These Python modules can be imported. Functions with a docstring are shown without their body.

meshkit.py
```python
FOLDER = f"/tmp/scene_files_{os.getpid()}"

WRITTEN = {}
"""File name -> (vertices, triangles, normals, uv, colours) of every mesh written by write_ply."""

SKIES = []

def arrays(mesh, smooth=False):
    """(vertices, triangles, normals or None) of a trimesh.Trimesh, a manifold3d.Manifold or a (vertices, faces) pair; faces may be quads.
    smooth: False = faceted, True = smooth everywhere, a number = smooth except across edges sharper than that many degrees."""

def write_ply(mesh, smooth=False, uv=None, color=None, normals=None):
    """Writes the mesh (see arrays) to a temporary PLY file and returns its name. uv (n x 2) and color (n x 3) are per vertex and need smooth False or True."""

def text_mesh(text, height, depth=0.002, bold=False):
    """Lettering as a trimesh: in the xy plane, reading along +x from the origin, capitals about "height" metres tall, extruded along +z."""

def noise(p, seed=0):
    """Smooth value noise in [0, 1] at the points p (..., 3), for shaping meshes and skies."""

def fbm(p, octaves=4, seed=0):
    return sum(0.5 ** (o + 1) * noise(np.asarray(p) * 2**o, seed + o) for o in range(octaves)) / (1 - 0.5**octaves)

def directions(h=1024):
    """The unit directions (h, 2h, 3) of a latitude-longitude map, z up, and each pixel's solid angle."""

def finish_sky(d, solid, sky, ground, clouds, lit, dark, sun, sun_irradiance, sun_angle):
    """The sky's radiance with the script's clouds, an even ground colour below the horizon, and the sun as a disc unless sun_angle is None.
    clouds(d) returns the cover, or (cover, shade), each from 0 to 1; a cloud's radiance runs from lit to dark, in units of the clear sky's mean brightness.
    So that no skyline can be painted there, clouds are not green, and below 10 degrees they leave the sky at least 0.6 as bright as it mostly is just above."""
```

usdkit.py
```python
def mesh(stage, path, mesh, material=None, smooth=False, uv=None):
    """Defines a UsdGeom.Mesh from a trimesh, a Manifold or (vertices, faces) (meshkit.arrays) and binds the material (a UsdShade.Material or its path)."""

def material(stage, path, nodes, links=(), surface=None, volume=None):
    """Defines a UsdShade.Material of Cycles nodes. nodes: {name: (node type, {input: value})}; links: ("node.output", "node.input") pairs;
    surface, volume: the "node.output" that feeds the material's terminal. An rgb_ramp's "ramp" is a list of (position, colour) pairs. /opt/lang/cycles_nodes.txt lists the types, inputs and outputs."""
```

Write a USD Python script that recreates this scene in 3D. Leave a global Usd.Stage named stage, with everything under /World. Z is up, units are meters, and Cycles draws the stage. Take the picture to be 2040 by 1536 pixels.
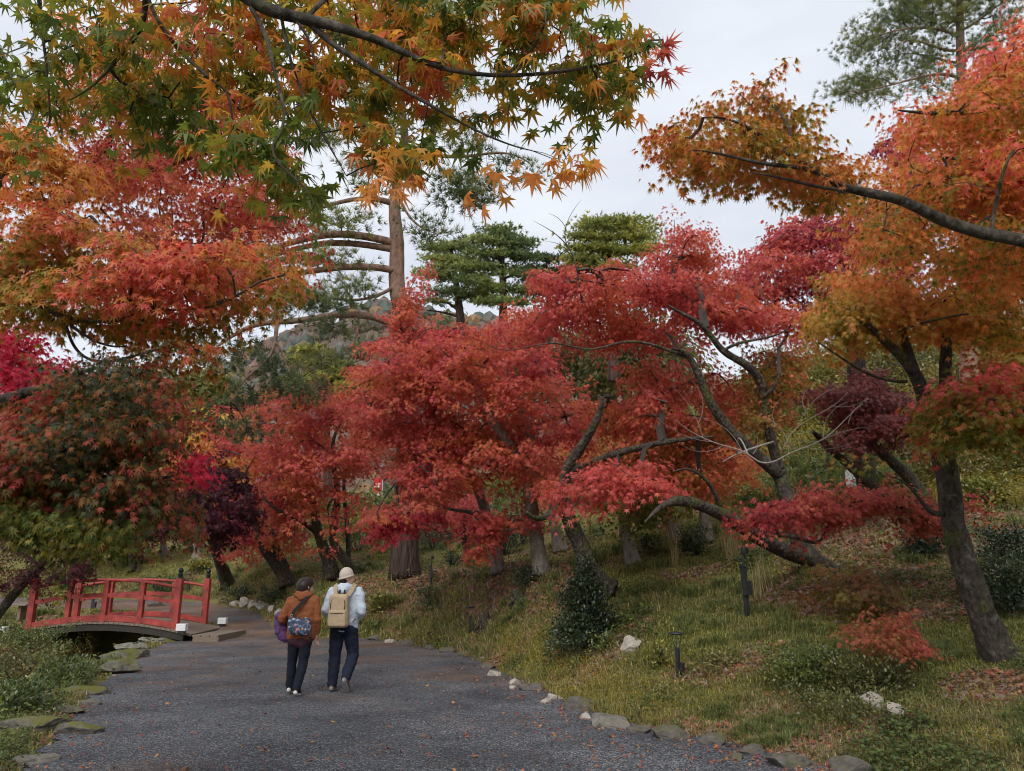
import math, random
import numpy as np, trimesh, shapely, usdkit, meshkit
import manifold3d as m3
from scipy.interpolate import CubicSpline, RBFInterpolator, RegularGridInterpolator
from pxr import Usd, UsdGeom, UsdShade, UsdLux, Sdf, Gf, Vt
from meshkit import noise, fbm

stage = Usd.Stage.CreateInMemory()
UsdGeom.SetStageUpAxis(stage, 'Z'); UsdGeom.SetStageMetersPerUnit(stage, 1.0)
W = UsdGeom.Xform.Define(stage, '/World'); stage.SetDefaultPrim(W.GetPrim())
UsdGeom.Scope.Define(stage, '/World/Looks')

# ------------------------------------------------------------------ camera, sky, sun, exposure
FPX, CX, CY, PITCH, CAMZ = 1512.0, 1020.0, 768.0, math.radians(14.2), 1.6
EXPOSURE = 0.92
cam = UsdGeom.Camera.Define(stage, '/World/camera')
cam.CreateHorizontalApertureAttr(36.0); cam.CreateVerticalApertureAttr(36.0 * 771 / 1024)
cam.CreateFocalLengthAttr(36.0 * FPX / 2040)
cam.CreateFStopAttr(0.0)
cam.CreateExposureAttr(EXPOSURE)
cam.CreateClippingRangeAttr(Gf.Vec2f(0.05, 5000))
cam.AddTranslateOp().Set((0, 0, CAMZ)); cam.AddRotateXOp().Set(90 + math.degrees(PITCH))

SUN_EL, SUN_AZ = math.radians(44), math.radians(-165)     # towards the sun: behind the camera, a little to the left
sky = usdkit.material(stage, '/World/Looks/sky_look', {
    's': ('sky_texture', {'sky_type': 'single_scattering', 'sun_disc': False, 'sun_elevation': SUN_EL, 'sun_rotation': SUN_AZ, 'air_density': 1.0, 'aerosol_density': 2.0}),
    'tc': ('texture_coordinate', {}), 'mp': ('mapping', {'scale': (1.0, 1.0, 3.5), 'mapping_type': 'point'}),
    'n': ('noise_texture', {'scale': 1.7, 'detail': 5.0, 'roughness': 0.5}),
    'r': ('rgb_ramp', {'ramp': [(0.28, (5.9, 6.4, 7.3)), (0.5, (7.4, 7.85, 8.6)), (0.72, (9.2, 9.5, 10.0))]}),
    'm': ('mix_color', {'fac': 0.93, 'use_clamp': False}),
    'b': ('background_shader', {'strength': 0.060})},
    [('tc.generated', 'mp.vector'), ('mp.vector', 'n.vector'), ('n.fac', 'r.fac'), ('s.color', 'm.a'), ('r.color', 'm.b'), ('m.result', 'b.color')], surface='b.background')
dome = UsdLux.DomeLight.Define(stage, '/World/sky')
UsdShade.MaterialBindingAPI.Apply(dome.GetPrim()).Bind(sky)
dome.GetPrim().SetCustomDataByKey('kind', 'structure'); dome.GetPrim().SetCustomDataByKey('label', 'pale grey overcast sky')
sun = UsdLux.DistantLight.Define(stage, '/World/sun')
sun.CreateIntensityAttr(0.4); sun.CreateAngleAttr(40.0); sun.CreateNormalizeAttr(True); sun.CreateColorAttr(Gf.Vec3f(1.0, 0.97, 0.93))
sun.AddRotateXYZOp().Set((90 - math.degrees(SUN_EL), 0, -math.degrees(SUN_AZ) + 180))

# ------------------------------------------------------------------ helpers
T = Sdf.ValueTypeNames
_used = {}
def child_path(parent, name):
    base = parent + '/' + name
    k = _used.get(base, -1) + 1
    _used[base] = k
    return base if k == 0 else f'{base}_{k:03d}'

def setd(prim, **kw):
    for k, v in kw.items():
        if v: prim.SetCustomDataByKey(k, v)

class Thing:
    def __init__(s, name, label=None, category=None, at=(0, 0, 0), group=None, kind=None):
        s.path = child_path('/World', name); s.at = np.array(at, float)
        x = UsdGeom.Xform.Define(stage, s.path); x.AddTranslateOp().Set(Gf.Vec3d(*map(float, s.at)))
        s.prim = x.GetPrim(); setd(s.prim, label=label, category=category, group=group, kind=kind)
    def part(s, name, mesh, mat, smooth=False, tint=None, label=None, kind=None, under=None):
        v, f, n = meshkit.arrays(mesh, smooth)
        p = child_path(under or s.path, name)
        put(p, v - s.at, f, mat, n, tint)
        setd(stage.GetPrimAtPath(p), label=label, kind=kind)
        return p

def put(path, v, f, mat, n=None, tint=None):
    m = UsdGeom.Mesh.Define(stage, path)
    m.CreatePointsAttr(Vt.Vec3fArray.FromNumpy(np.ascontiguousarray(v, np.float32)))
    f = np.asarray(f)
    m.CreateFaceVertexCountsAttr(Vt.IntArray.FromNumpy(np.full(len(f), f.shape[1], np.int32)))
    m.CreateFaceVertexIndicesAttr(Vt.IntArray.FromNumpy(np.ascontiguousarray(f, np.int32).ravel()))
    m.CreateSubdivisionSchemeAttr('none')
    if n is not None:
        m.CreateNormalsAttr(Vt.Vec3fArray.FromNumpy(np.ascontiguousarray(n, np.float32))); m.SetNormalsInterpolation('vertex')
    if tint is not None:
        UsdGeom.PrimvarsAPI(m).CreatePrimvar('tint', T.Color3fArray, 'vertex').Set(Vt.Vec3fArray.FromNumpy(np.ascontiguousarray(tint, np.float32)))
    UsdShade.MaterialBindingAPI.Apply(m.GetPrim()).Bind(mat)
    return m

def single(name, mesh, mat, label=None, category=None, at=None, smooth=False, tint=None, group=None, kind=None):
    v, f, n = meshkit.arrays(mesh, smooth)
    p = child_path('/World', name)
    at = np.zeros(3) if at is None else np.array(at, float)
    m = put(p, v - at, f, mat, n, tint)
    if at.any(): m.AddTranslateOp().Set(Gf.Vec3d(*map(float, at)))
    setd(m.GetPrim(), label=label, category=category, group=group, kind=kind)
    return p

_s, _c = math.sin(PITCH), math.cos(PITCH)
def ray(u, v):
    a, b = (np.asarray(u, float) - CX) / FPX, -(np.asarray(v, float) - CY) / FPX
    dy, dz = _c - b * _s, _s + b * _c
    return a / dy, dz / dy
def P(u, v, Y):
    a, b = ray(u, v); Y = np.asarray(Y, float) + 0 * a
    return np.stack([a * Y, Y, CAMZ + b * Y], -1)
def on_plane(u, v, z=0.0):
    a, b = ray(u, v); Y = (z - CAMZ) / b
    return np.stack([a * Y, Y], -1)
def project(p):
    q = np.asarray(p) - [0, 0, CAMZ]
    zf = q[..., 1] * _c + q[..., 2] * _s; up = -q[..., 1] * _s + q[..., 2] * _c
    return CX + FPX * q[..., 0] / zf, CY - FPX * up / zf, zf

def sstep(x): x = np.clip(x, 0, 1); return x * x * (3 - 2 * x)
def unit(a): return a / np.maximum(np.linalg.norm(a, axis=-1, keepdims=True), 1e-9)

# ------------------------------------------------------------------ materials
def mat(name, nodes, links, surface='p.BSDF'): return usdkit.material(stage, '/World/Looks/' + name, nodes, links, surface=surface)

def plain(name, col, rough=0.6, var=0.25, scale=20.0, bump=0.0, metallic=0.0, spec=0.5):
    c = np.array(col)
    nodes = {'g': ('texture_coordinate', {}), 'n': ('noise_texture', {'scale': scale, 'detail': 5.0, 'roughness': 0.6}),
             'r': ('rgb_ramp', {'ramp': [(0.3, tuple(c * (1 - var))), (0.7, tuple(np.minimum(c * (1 + var), 0.95)))]}),
             'p': ('principled_bsdf', {'roughness': rough, 'metallic': metallic, 'specular_ior_level': spec})}
    links = [('g.object', 'n.vector'), ('n.fac', 'r.fac'), ('r.color', 'p.base_color')]
    if bump:
        nodes['b'] = ('bump', {'strength': bump, 'distance': 0.01}); links += [('n.fac', 'b.height'), ('b.normal', 'p.normal')]
    return mat(name, nodes, links)

def leafy(name, trans=0.50, rough=0.5, spec=0.4, gain=1.5):
    return mat(name, {'a': ('attribute', {'attribute': 'tint'}), 'p': ('principled_bsdf', {'roughness': rough, 'specular_ior_level': spec}),
                      'h2': ('hsv', {'value': gain, 'saturation': 1.0}), 't': ('translucent_bsdf', {}), 'm': ('mix_closure', {'fac': trans})},
               [('a.color', 'p.base_color'), ('a.color', 'h2.color'), ('h2.color', 't.color'), ('p.BSDF', 'm.closure1'), ('t.BSDF', 'm.closure2')], surface='m.closure')
LEAF = leafy('maple_leaf_look')
NEEDLE = leafy('needle_look', 0.3, 0.5, 0.3, 1.2)
SHRUBM = leafy('evergreen_leaf_look', 0.15, 0.35, 0.5, 1.1)
GRASSM = leafy('grass_look', 0.3, 0.5, 0.35, 1.1)
LITTER = leafy('fallen_leaf_look', 0.05, 0.55, 0.35, 1.0)

def bark(name, dark, light, moss=0.0, scale=9.0, dist=0.02, zs=0.4, lich=0.5):
    nodes = {'g': ('geometry', {}), 'mp': ('mapping', {'scale': (1, 1, zs), 'mapping_type': 'point'}), 'v': ('voronoi_texture', {'scale': scale * 1.7}),
             'n': ('noise_texture', {'scale': scale, 'detail': 8.0, 'roughness': 0.72}), 'r': ('rgb_ramp', {'ramp': [(0.32, dark), (0.68, light)]}),
             'n2': ('noise_texture', {'scale': 2.6, 'detail': 6.0, 'roughness': 0.7}), 'r2': ('rgb_ramp', {'ramp': [(0.54, (0, 0, 0)), (0.60, (moss,) * 3)]}), 'mx': ('mix_color', {'b': (0.06, 0.07, 0.014)}),
             'n3': ('noise_texture', {'scale': 6.5, 'detail': 6.0, 'roughness': 0.75}), 'r3': ('rgb_ramp', {'ramp': [(0.56, (0, 0, 0)), (0.63, (lich,) * 3)]}), 'ml': ('mix_color', {'b': (0.21, 0.195, 0.17)}),
             'ad': ('math', {'math_type': 'add'}), 'b': ('bump', {'strength': 1.0, 'distance': dist}), 'p': ('principled_bsdf', {'roughness': 0.85, 'specular_ior_level': 0.25})}
    return mat(name, nodes, [('g.position', 'mp.vector'), ('mp.vector', 'v.vector'), ('mp.vector', 'n.vector'), ('g.position', 'n2.vector'), ('g.position', 'n3.vector'), ('n.fac', 'r.fac'), ('n2.fac', 'r2.fac'), ('n3.fac', 'r3.fac'),
               ('r.color', 'ml.a'), ('r3.color', 'ml.fac'), ('ml.result', 'mx.a'), ('r2.color', 'mx.fac'), ('mx.result', 'p.base_color'), ('n.fac', 'ad.value1'), ('v.distance', 'ad.value2'), ('ad.value', 'b.height'), ('b.normal', 'p.normal')])
BARK = bark('maple_bark', (0.010, 0.008, 0.006), (0.092, 0.074, 0.058), 0.7, 14.0, 0.03, .5, .4)
BARKPALE = bark('pale_bark', (0.10, 0.085, 0.07), (0.28, 0.25, 0.22), 0.4, 12.0)
BARKPINE = bark('pine_bark', (0.010, 0.007, 0.006), (0.105, 0.066, 0.052), 0.0, 8.0, 0.07, 0.14, 0.0)
BARKPINEUP = bark('pine_upper_bark', (0.09, 0.05, 0.036), (0.29, 0.18, 0.13), 0.0, 7.0, 0.02, .4, .15)
TWIG = plain('twig_bark', (0.03, 0.022, 0.018), 0.8)
DEADWOOD = plain('dead_wood', (0.22, 0.195, 0.175), 0.8, 0.4)

GROUND = mat('ground_look', {
    'g': ('geometry', {}), 'n1': ('noise_texture', {'scale': 0.45, 'detail': 6.0, 'roughness': 0.62}), 'n2': ('noise_texture', {'scale': 5.0, 'detail': 6.0, 'roughness': 0.7}),
    'n3': ('noise_texture', {'scale': 45.0, 'detail': 4.0, 'roughness': 0.7}),
    'r1': ('rgb_ramp', {'ramp': [(0.30, (0.15, 0.10, 0.057)), (0.43, (0.19, 0.145, 0.06)), (0.52, (0.16, 0.165, 0.045)), (0.66, (0.19, 0.205, 0.05))]}),
    'r2': ('rgb_ramp', {'ramp': [(0.34, (0.10, 0.08, 0.045)), (0.5, (0.20, 0.17, 0.065)), (0.68, (0.29, 0.225, 0.105))]}),
    'r3': ('rgb_ramp', {'ramp': [(0.3, (0.45, 0.45, 0.45)), (0.7, (1.25, 1.25, 1.25))]}),
    'm1': ('mix_color', {'fac': 0.5}), 'm2': ('mix_color', {'blend_type': 'multiply', 'fac': 1.0, 'use_clamp': False}),
    'b': ('bump', {'strength': 0.8, 'distance': 0.05}), 'ad': ('math', {'math_type': 'add'}), 'p': ('principled_bsdf', {'roughness': 0.95, 'specular_ior_level': 0.1})},
    [('g.position', 'n1.vector'), ('g.position', 'n2.vector'), ('g.position', 'n3.vector'), ('n1.fac', 'r1.fac'), ('n2.fac', 'r2.fac'), ('n3.fac', 'r3.fac'), ('r1.color', 'm1.a'), ('r2.color', 'm1.b'),
     ('m1.result', 'm2.a'), ('r3.color', 'm2.b'), ('m2.result', 'p.base_color'), ('n2.fac', 'ad.value1'), ('n3.fac', 'ad.value2'), ('ad.value', 'b.height'), ('b.normal', 'p.normal')])

GRAVEL = mat('gravel_look', {
    'g': ('geometry', {}), 'v': ('voronoi_texture', {'scale': 75.0}), 'wn': ('separate_color', {}), 'v2': ('voronoi_texture', {'scale': 150.0}), 'wn2': ('separate_color', {}),
    'r': ('rgb_ramp', {'ramp': [(0.0, (0.028, 0.030, 0.034)), (0.55, (0.078, 0.083, 0.093)), (0.88, (0.155, 0.161, 0.174)), (1.0, (0.34, 0.34, 0.34))]}),
    'r2': ('rgb_ramp', {'ramp': [(0.0, (0.55, 0.55, 0.57)), (1.0, (1.35, 1.35, 1.36))]}), 'mm': ('mix_color', {'blend_type': 'multiply', 'fac': 1.0, 'use_clamp': False}),
    'x': ('separate_xyz', {}), 'n1': ('noise_texture', {'scale': 0.5, 'detail': 5.0, 'roughness': 0.65}), 'n2': ('noise_texture', {'scale': 26.0, 'detail': 5.0, 'roughness': 0.75}),
    'far': ('map_range', {'from_min': 9.0, 'from_max': 24.0, 'to_min': -0.12, 'to_max': 0.11, 'clamp': True}), 's1': ('math', {'math_type': 'add'}), 's2': ('math', {'math_type': 'multiply', 'value2': 0.55}), 's3': ('math', {'math_type': 'add'}),
    'rm': ('rgb_ramp', {'ramp': [(0.72, (0, 0, 0)), (0.98, (0.85, 0.85, 0.85))]}), 'lit': ('mix_color', {'b': (0.17, 0.095, 0.055)}),
    'n4': ('noise_texture', {'scale': 0.75, 'detail': 6.0, 'roughness': 0.65}), 'r4': ('rgb_ramp', {'ramp': [(0.32, (0.55, 0.55, 0.57)), (0.5, (0.95, 0.95, 0.95)), (0.68, (1.35, 1.32, 1.28))]}), 'm4': ('mix_color', {'blend_type': 'multiply', 'fac': 1.0, 'use_clamp': False}),
    'b': ('bump', {'strength': 1.0, 'distance': 0.012, 'invert': True}), 'p': ('principled_bsdf', {'roughness': 0.8, 'specular_ior_level': 0.3})},
    [('g.position', 'v.vector'), ('g.position', 'v2.vector'), ('v.color', 'wn.color'), ('wn.r', 'r.fac'), ('v2.color', 'wn2.color'), ('wn2.r', 'r2.fac'), ('r.color', 'mm.a'), ('r2.color', 'mm.b'),
     ('g.position', 'x.vector'), ('x.y', 'far.value'), ('g.position', 'n1.vector'), ('g.position', 'n2.vector'), ('n1.fac', 's1.value1'), ('far.result', 's1.value2'), ('n2.fac', 's2.value1'), ('s1.value', 's3.value1'), ('s2.value', 's3.value2'),
     ('s3.value', 'rm.fac'), ('mm.result', 'lit.a'), ('rm.color', 'lit.fac'), ('g.position', 'n4.vector'), ('n4.fac', 'r4.fac'), ('lit.result', 'm4.a'), ('r4.color', 'm4.b'), ('m4.result', 'p.base_color'), ('v.distance', 'b.height'), ('b.normal', 'p.normal')])

def stone_look(name, a, b, moss):
    return mat(name, {'g': ('geometry', {}), 'tc': ('texture_coordinate', {}), 'n': ('noise_texture', {'scale': 9.0, 'detail': 7.0, 'roughness': 0.65}), 'r': ('rgb_ramp', {'ramp': [(0.3, a), (0.7, b)]}),
        'n2': ('noise_texture', {'scale': 3.5, 'detail': 5.0, 'roughness': 0.7}), 'x': ('separate_xyz', {}), 'k': ('math', {'math_type': 'multiply', 'value2': 0.35}), 's': ('math', {'math_type': 'add'}),
        'r2': ('rgb_ramp', {'ramp': [(0.68, (0, 0, 0)), (0.80, (moss,) * 3)]}), 'mx': ('mix_color', {'b': (0.10, 0.10, 0.018)}),
        'bp': ('bump', {'strength': 0.7, 'distance': 0.02}), 'p': ('principled_bsdf', {'roughness': 0.85, 'specular_ior_level': 0.3})},
        [('g.position', 'n.vector'), ('g.position', 'n2.vector'), ('g.normal', 'x.vector'), ('x.z', 'k.value1'), ('n.fac', 'r.fac'), ('k.value', 's.value1'), ('n2.fac', 's.value2'), ('s.value', 'r2.fac'), ('r.color', 'mx.a'), ('r2.color', 'mx.fac'),
         ('mx.result', 'p.base_color'), ('n.fac', 'bp.height'), ('bp.normal', 'p.normal')])
STONE_PALE = stone_look('pale_stone', (0.22, 0.19, 0.155), (0.44, 0.40, 0.35), 0.0)
STONE_DARK = stone_look('dark_stone', (0.045, 0.04, 0.035), (0.14, 0.125, 0.11), 0.35)
STONE_GREY = stone_look('grey_stone', (0.085, 0.078, 0.068), (0.23, 0.21, 0.185), 0.15)
STONE_MOSS = stone_look('mossy_stone', (0.06, 0.055, 0.045), (0.17, 0.155, 0.13), 0.95)

REDPAINT = plain('red_paint', (0.28, 0.036, 0.028), 0.6, 0.55, 3.5, 0.25)
DECK = plain('weathered_wood', (0.17, 0.13, 0.095), 0.8, 0.35, 25.0, 0.3)
DARKWOOD = plain('dark_timber', (0.03, 0.025, 0.02), 0.85)
FINIAL = plain('dark_bronze', (0.03, 0.035, 0.045), 0.35, 0.3, 30.0, 0, 0.7)
BLACKM = plain('black_metal', (0.018, 0.018, 0.02), 0.5)
WHITEL = plain('white_panel', (0.62, 0.62, 0.62), 0.5, 0.08)
WATER = mat('water_look', {'n': ('noise_texture', {'scale': 4.0}), 'b': ('bump', {'strength': 0.15, 'distance': 0.02}), 'p': ('principled_bsdf', {'base_color': (0.012, 0.014, 0.01), 'roughness': 0.08})}, [('n.fac', 'b.height'), ('b.normal', 'p.normal')])

# ------------------------------------------------------------------ terrain
def path_z(y): return 0.08 * np.clip(y - 22, 0, 9) + 0.02 * np.clip(y - 31, 0, 40)
_re = [(1900, 1590), (1750, 1556), (1640, 1528), (1500, 1492), (1350, 1464), (1200, 1432), (1100, 1392), (1010, 1348), (955, 1318), (900, 1297), (810, 1283), (730, 1272)]
_le = [(400, 1266), (340, 1282), (290, 1310), (245, 1340), (205, 1388), (175, 1440), (110, 1520), (40, 1600)]
RE = on_plane(*np.array(_re).T); LE = on_plane(*np.array(_le).T)
PATHPOLY = shapely.Polygon([(4.2, -4)] + [(4.0, 2.0)] + RE.tolist() + [(-6.2, 21.5), (-7.6, 24.5), (-8.9, 27.3), (-12, 30.4), (-18, 33), (-27, 34.5), (-27, 30), (-17, 28.5), (-12, 26.8), (-8.9, 24.6), (-8.6, 20.6)] + LE.tolist() + [(-3.4, 2.0), (-3.4, -4)])
def sd_path(x, y):
    p = shapely.points(np.asarray(x, float), np.asarray(y, float))
    d = shapely.distance(PATHPOLY.exterior, p)
    return np.where(shapely.contains(PATHPOLY, p), -d, d)
STREAM = shapely.LineString([(-10.95, 22.9), (-10.9, 22), (-10.4, 19.2), (-9.6, 17), (-9.2, 15.5)])
_ctl = [(1990, 1312, 8.8), (2040, 1420, 7.2), (1900, 1500, 6.3), (1350, 1350, 10.0), (1487, 1230, 11.8), (1170, 1305, 11.6), (1640, 1135, 13), (1215, 1182, 14.5), (1075, 1150, 17.5), (990, 1146, 18.2),
        (808, 1152, 25), (565, 1172, 26), (655, 1158, 27), (447, 1166, 28), (390, 1122, 34), (330, 1112, 36), (265, 1142, 31), (1265, 1125, 18.5), (1410, 1080, 19.5), (1345, 1080, 20), (1700, 1005, 19), (2020, 985, 15.5), (2020, 1100, 12.5),
        (1840, 1100, 13), (1650, 900, 25), (1650, 720, 34), (1250, 1000, 29), (950, 1060, 30), (1900, 880, 21), (2040, 800, 26), (700, 1010, 42), (500, 1060, 42), (150, 1100, 46), (20, 1215, 27), (1000, 980, 40), (1300, 850, 42), (870, 1250, 14.5), (1030, 1205, 15.5)]
_c3 = P(*np.array(_ctl, float).T)
_extra = np.array([(-9, 8, -0.05), (-8, 12, 0.0), (-11, 15, 0.05), (-15, 21, 0.15), (-16, 12, 0.1), (-14, 4, 0), (-6, 1, 0), (7, 1, 0.3), (9, 5, 0.9), (14, 8, 2.4), (-30, 25, 0.8), (-30, 45, 2.2), (-45, 70, 4), (0, 75, 10), (40, 60, 18), (40, 30, 12), (-20, -5, 0), (20, -5, 2), (30, 10, 6), (0, -6, 0), (-30, 5, 0.2), (-8, 18, 0.0), (-7, 5, 0.0)])
_cp = np.vstack([_c3, _extra])
_rbf = RBFInterpolator(_cp[:, :2], _cp[:, 2], kernel='thin_plate_spline', smoothing=0.6)
def height_raw(x, y):
    x, y = np.asarray(x, float), np.asarray(y, float); sh = x.shape; x, y = x.ravel(), y.ravel()
    cxx, cyy = np.clip(x, -48, 44), np.clip(y, -8, 78)
    hill = _rbf(np.stack([cxx, cyy], 1))
    sd = sd_path(x, y); pz = path_z(y)
    b = sstep(sd / 2.2)
    z = pz * (1 - b) + hill * b + 0.08 * sstep(sd / 0.35) - 0.05
    p = np.stack([x, y, 0 * x], 1)
    z += np.where(sd > 0, np.clip(sd, 0, 1) * ((fbm(p * 0.8, 3, 5) - 0.5) * 0.22 + (fbm(p * 3.1, 3, 8) - 0.5) * 0.10), 0)
    ds = shapely.distance(STREAM, shapely.points(x, y))
    z -= 1.15 * (1 - sstep((ds - 0.5) / 1.1)) * np.where(sd < 0.05, 0, np.clip(sd / 0.5, 0, 1))
    far = np.clip(np.hypot(x - cxx, y - cyy) / 60, 0, 1)
    z = z * (1 - 0.5 * far)
    return z.reshape(sh)
def axis(lo, hi, fine0, fine1, step, grow):
    a = list(np.arange(fine0, fine1 + 1e-6, step)); s = step
    while a[-1] < hi: s *= grow; a.append(a[-1] + s)
    s = step
    while a[0] > lo: s *= grow; a.insert(0, a[0] - s)
    return np.array(a)
GX, GY = axis(-700, 700, -20, 16, 0.2, 1.16), axis(-60, 900, 1, 36, 0.2, 1.14)
_X, _Y = np.meshgrid(GX, GY, indexing='xy'); GZ = height_raw(_X, _Y)
HI = RegularGridInterpolator((GY, GX), GZ, bounds_error=False, fill_value=0.0)
def H(x, y): return HI(np.stack([np.asarray(y, float), np.asarray(x, float)], -1))
def grid_faces(ny, nx):
    i = np.arange(ny * nx).reshape(ny, nx)
    return np.stack([i[:-1, :-1], i[:-1, 1:], i[1:, 1:], i[1:, :-1]], -1).reshape(-1, 4)
def grid_normals(X, Y, Z):
    a = np.stack([np.gradient(X, axis=1), np.gradient(Y, axis=1), np.gradient(Z, axis=1)], -1); b = np.stack([np.gradient(X, axis=0), np.gradient(Y, axis=0), np.gradient(Z, axis=0)], -1)
    return unit(np.cross(a, b)).reshape(-1, 3)
gp = put('/World/ground', np.stack([_X, _Y, GZ], -1).reshape(-1, 3), grid_faces(len(GY), len(GX)), GROUND, grid_normals(_X, _Y, GZ))
setd(gp.GetPrim(), kind='structure', label='mossy grass slope and bank with fallen leaves')

_YS = np.concatenate([np.arange(3.5, 40, 0.06), np.arange(40, 120, 0.5)])
def hit(u, v):
    u, v = np.atleast_1d(np.asarray(u, float)), np.atleast_1d(np.asarray(v, float)); out = np.full((len(u), 3), np.nan)
    for k in range(0, len(u), 2000):
        a, b = ray(u[k:k + 2000], v[k:k + 2000])
        x, z = a[:, None] * _YS, CAMZ + b[:, None] * _YS
        below = z < H(x, np.broadcast_to(_YS, x.shape))
        i = below.argmax(1); ok = below.any(1); y = _YS[i]
        out[k:k + 2000] = np.where(ok[:, None], np.stack([a * y, y, H(a * y, y)], -1), np.nan)
    return out
def G(u, v): return hit(u, v)[0]

# gravel path: a gently uneven sheet just above the lowered ground
px, py = np.arange(-28, 6, 0.2), np.arange(-4.4, 36, 0.2)
_PX, _PY = np.meshgrid(px, py, indexing='xy')
_PZ = path_z(_PY) + (fbm(np.stack([_PX, _PY, 0 * _PX], -1) * 0.7, 3, 3) - 0.5) * 0.05 - 0.005
ff = grid_faces(len(py), len(px)); ctr = np.stack([_PX, _PY], -1).reshape(-1, 2)[ff].mean(1)
keep = sd_path(ctr[:, 0], ctr[:, 1]) < 0.25
_ku = np.zeros(_PX.size, bool); _ku[ff[keep].ravel()] = True; _km = np.cumsum(_ku) - 1
pm = put('/World/gravel_path', np.stack([_PX, _PY, _PZ], -1).reshape(-1, 3)[_ku], _km[ff[keep]], GRAVEL, grid_normals(_PX, _PY, _PZ)[_ku])
setd(pm.GetPrim(), kind='structure', label='dark grey gravel path strewn with leaves')
def PZ(x, y): return path_z(np.asarray(y, float)) + (fbm(np.stack([x, y, 0 * np.asarray(x, float)], -1) * 0.7, 3, 3) - 0.5) * 0.05 - 0.005

wl = np.array(STREAM.buffer(1.0).exterior.coords)[:-1]
sw = trimesh.creation.triangulate_polygon(STREAM.buffer(1.1).simplify(0.05), engine='earcut')
single('stream_water', (np.column_stack([sw[0], np.full(len(sw[0]), -0.80)]), sw[1]), WATER, 'dark still stream water under the red bridge', kind='structure')

# ------------------------------------------------------------------ tubes and leaves
def tube(pts, rad, n=8, sub=6, wob=0.06, seed=0, flare=0.0):
    pts = np.asarray(pts, float); rad = np.asarray(rad, float)
    if len(pts) > 2 and sub > 1:
        s = np.concatenate([[0], np.cumsum(np.linalg.norm(np.diff(pts, axis=0), axis=1))]); t = np.linspace(0, s[-1], (len(pts) - 1) * sub + 1)
        r = np.interp(t, s, rad); pts = CubicSpline(s, pts)(t); rad = r
    K = len(pts); rng = np.random.default_rng(seed)
    if flare: rad = rad * (1 + flare * np.exp(-np.linspace(0, 1, K) * 14))
    tg = unit(np.gradient(pts, axis=0)); ref = np.array([0.31, 0.95, 0.05]) if abs(tg[0][2]) > 0.6 else np.array([0, 0, 1.0])
    a = unit(np.cross(tg, ref)); b = np.cross(tg, a)
    th = np.linspace(0, 2 * np.pi, n, endpoint=False)
    w = 1 + wob * (fbm(np.stack([pts[:, None, 0] * 2 + np.cos(th), pts[:, None, 1] * 2 + np.sin(th), pts[:, None, 2] * 2 + 0 * th], -1) * 1.6, 3, seed) - 0.5) * 4
    ring = pts[:, None] + rad[:, None, None] * w[..., None] * (np.cos(th)[None, :, None] * a[:, None] + np.sin(th)[None, :, None] * b[:, None])
    v = np.vstack([ring.reshape(-1, 3), pts[:1], pts[-1:]]); f = []
    i = np.arange(n); j = (i + 1) % n
    for k in range(K - 1):
        o, q = k * n, (k + 1) * n
        f += [np.stack([o + i, o + j, q + j], 1), np.stack([o + i, q + j, q + i], 1)]
    f += [np.stack([j, i, np.full(n, K * n)], 1), np.stack([(K - 1) * n + i, (K - 1) * n + j, np.full(n, K * n + 1)], 1)]
    return v, np.vstack(f)

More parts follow.
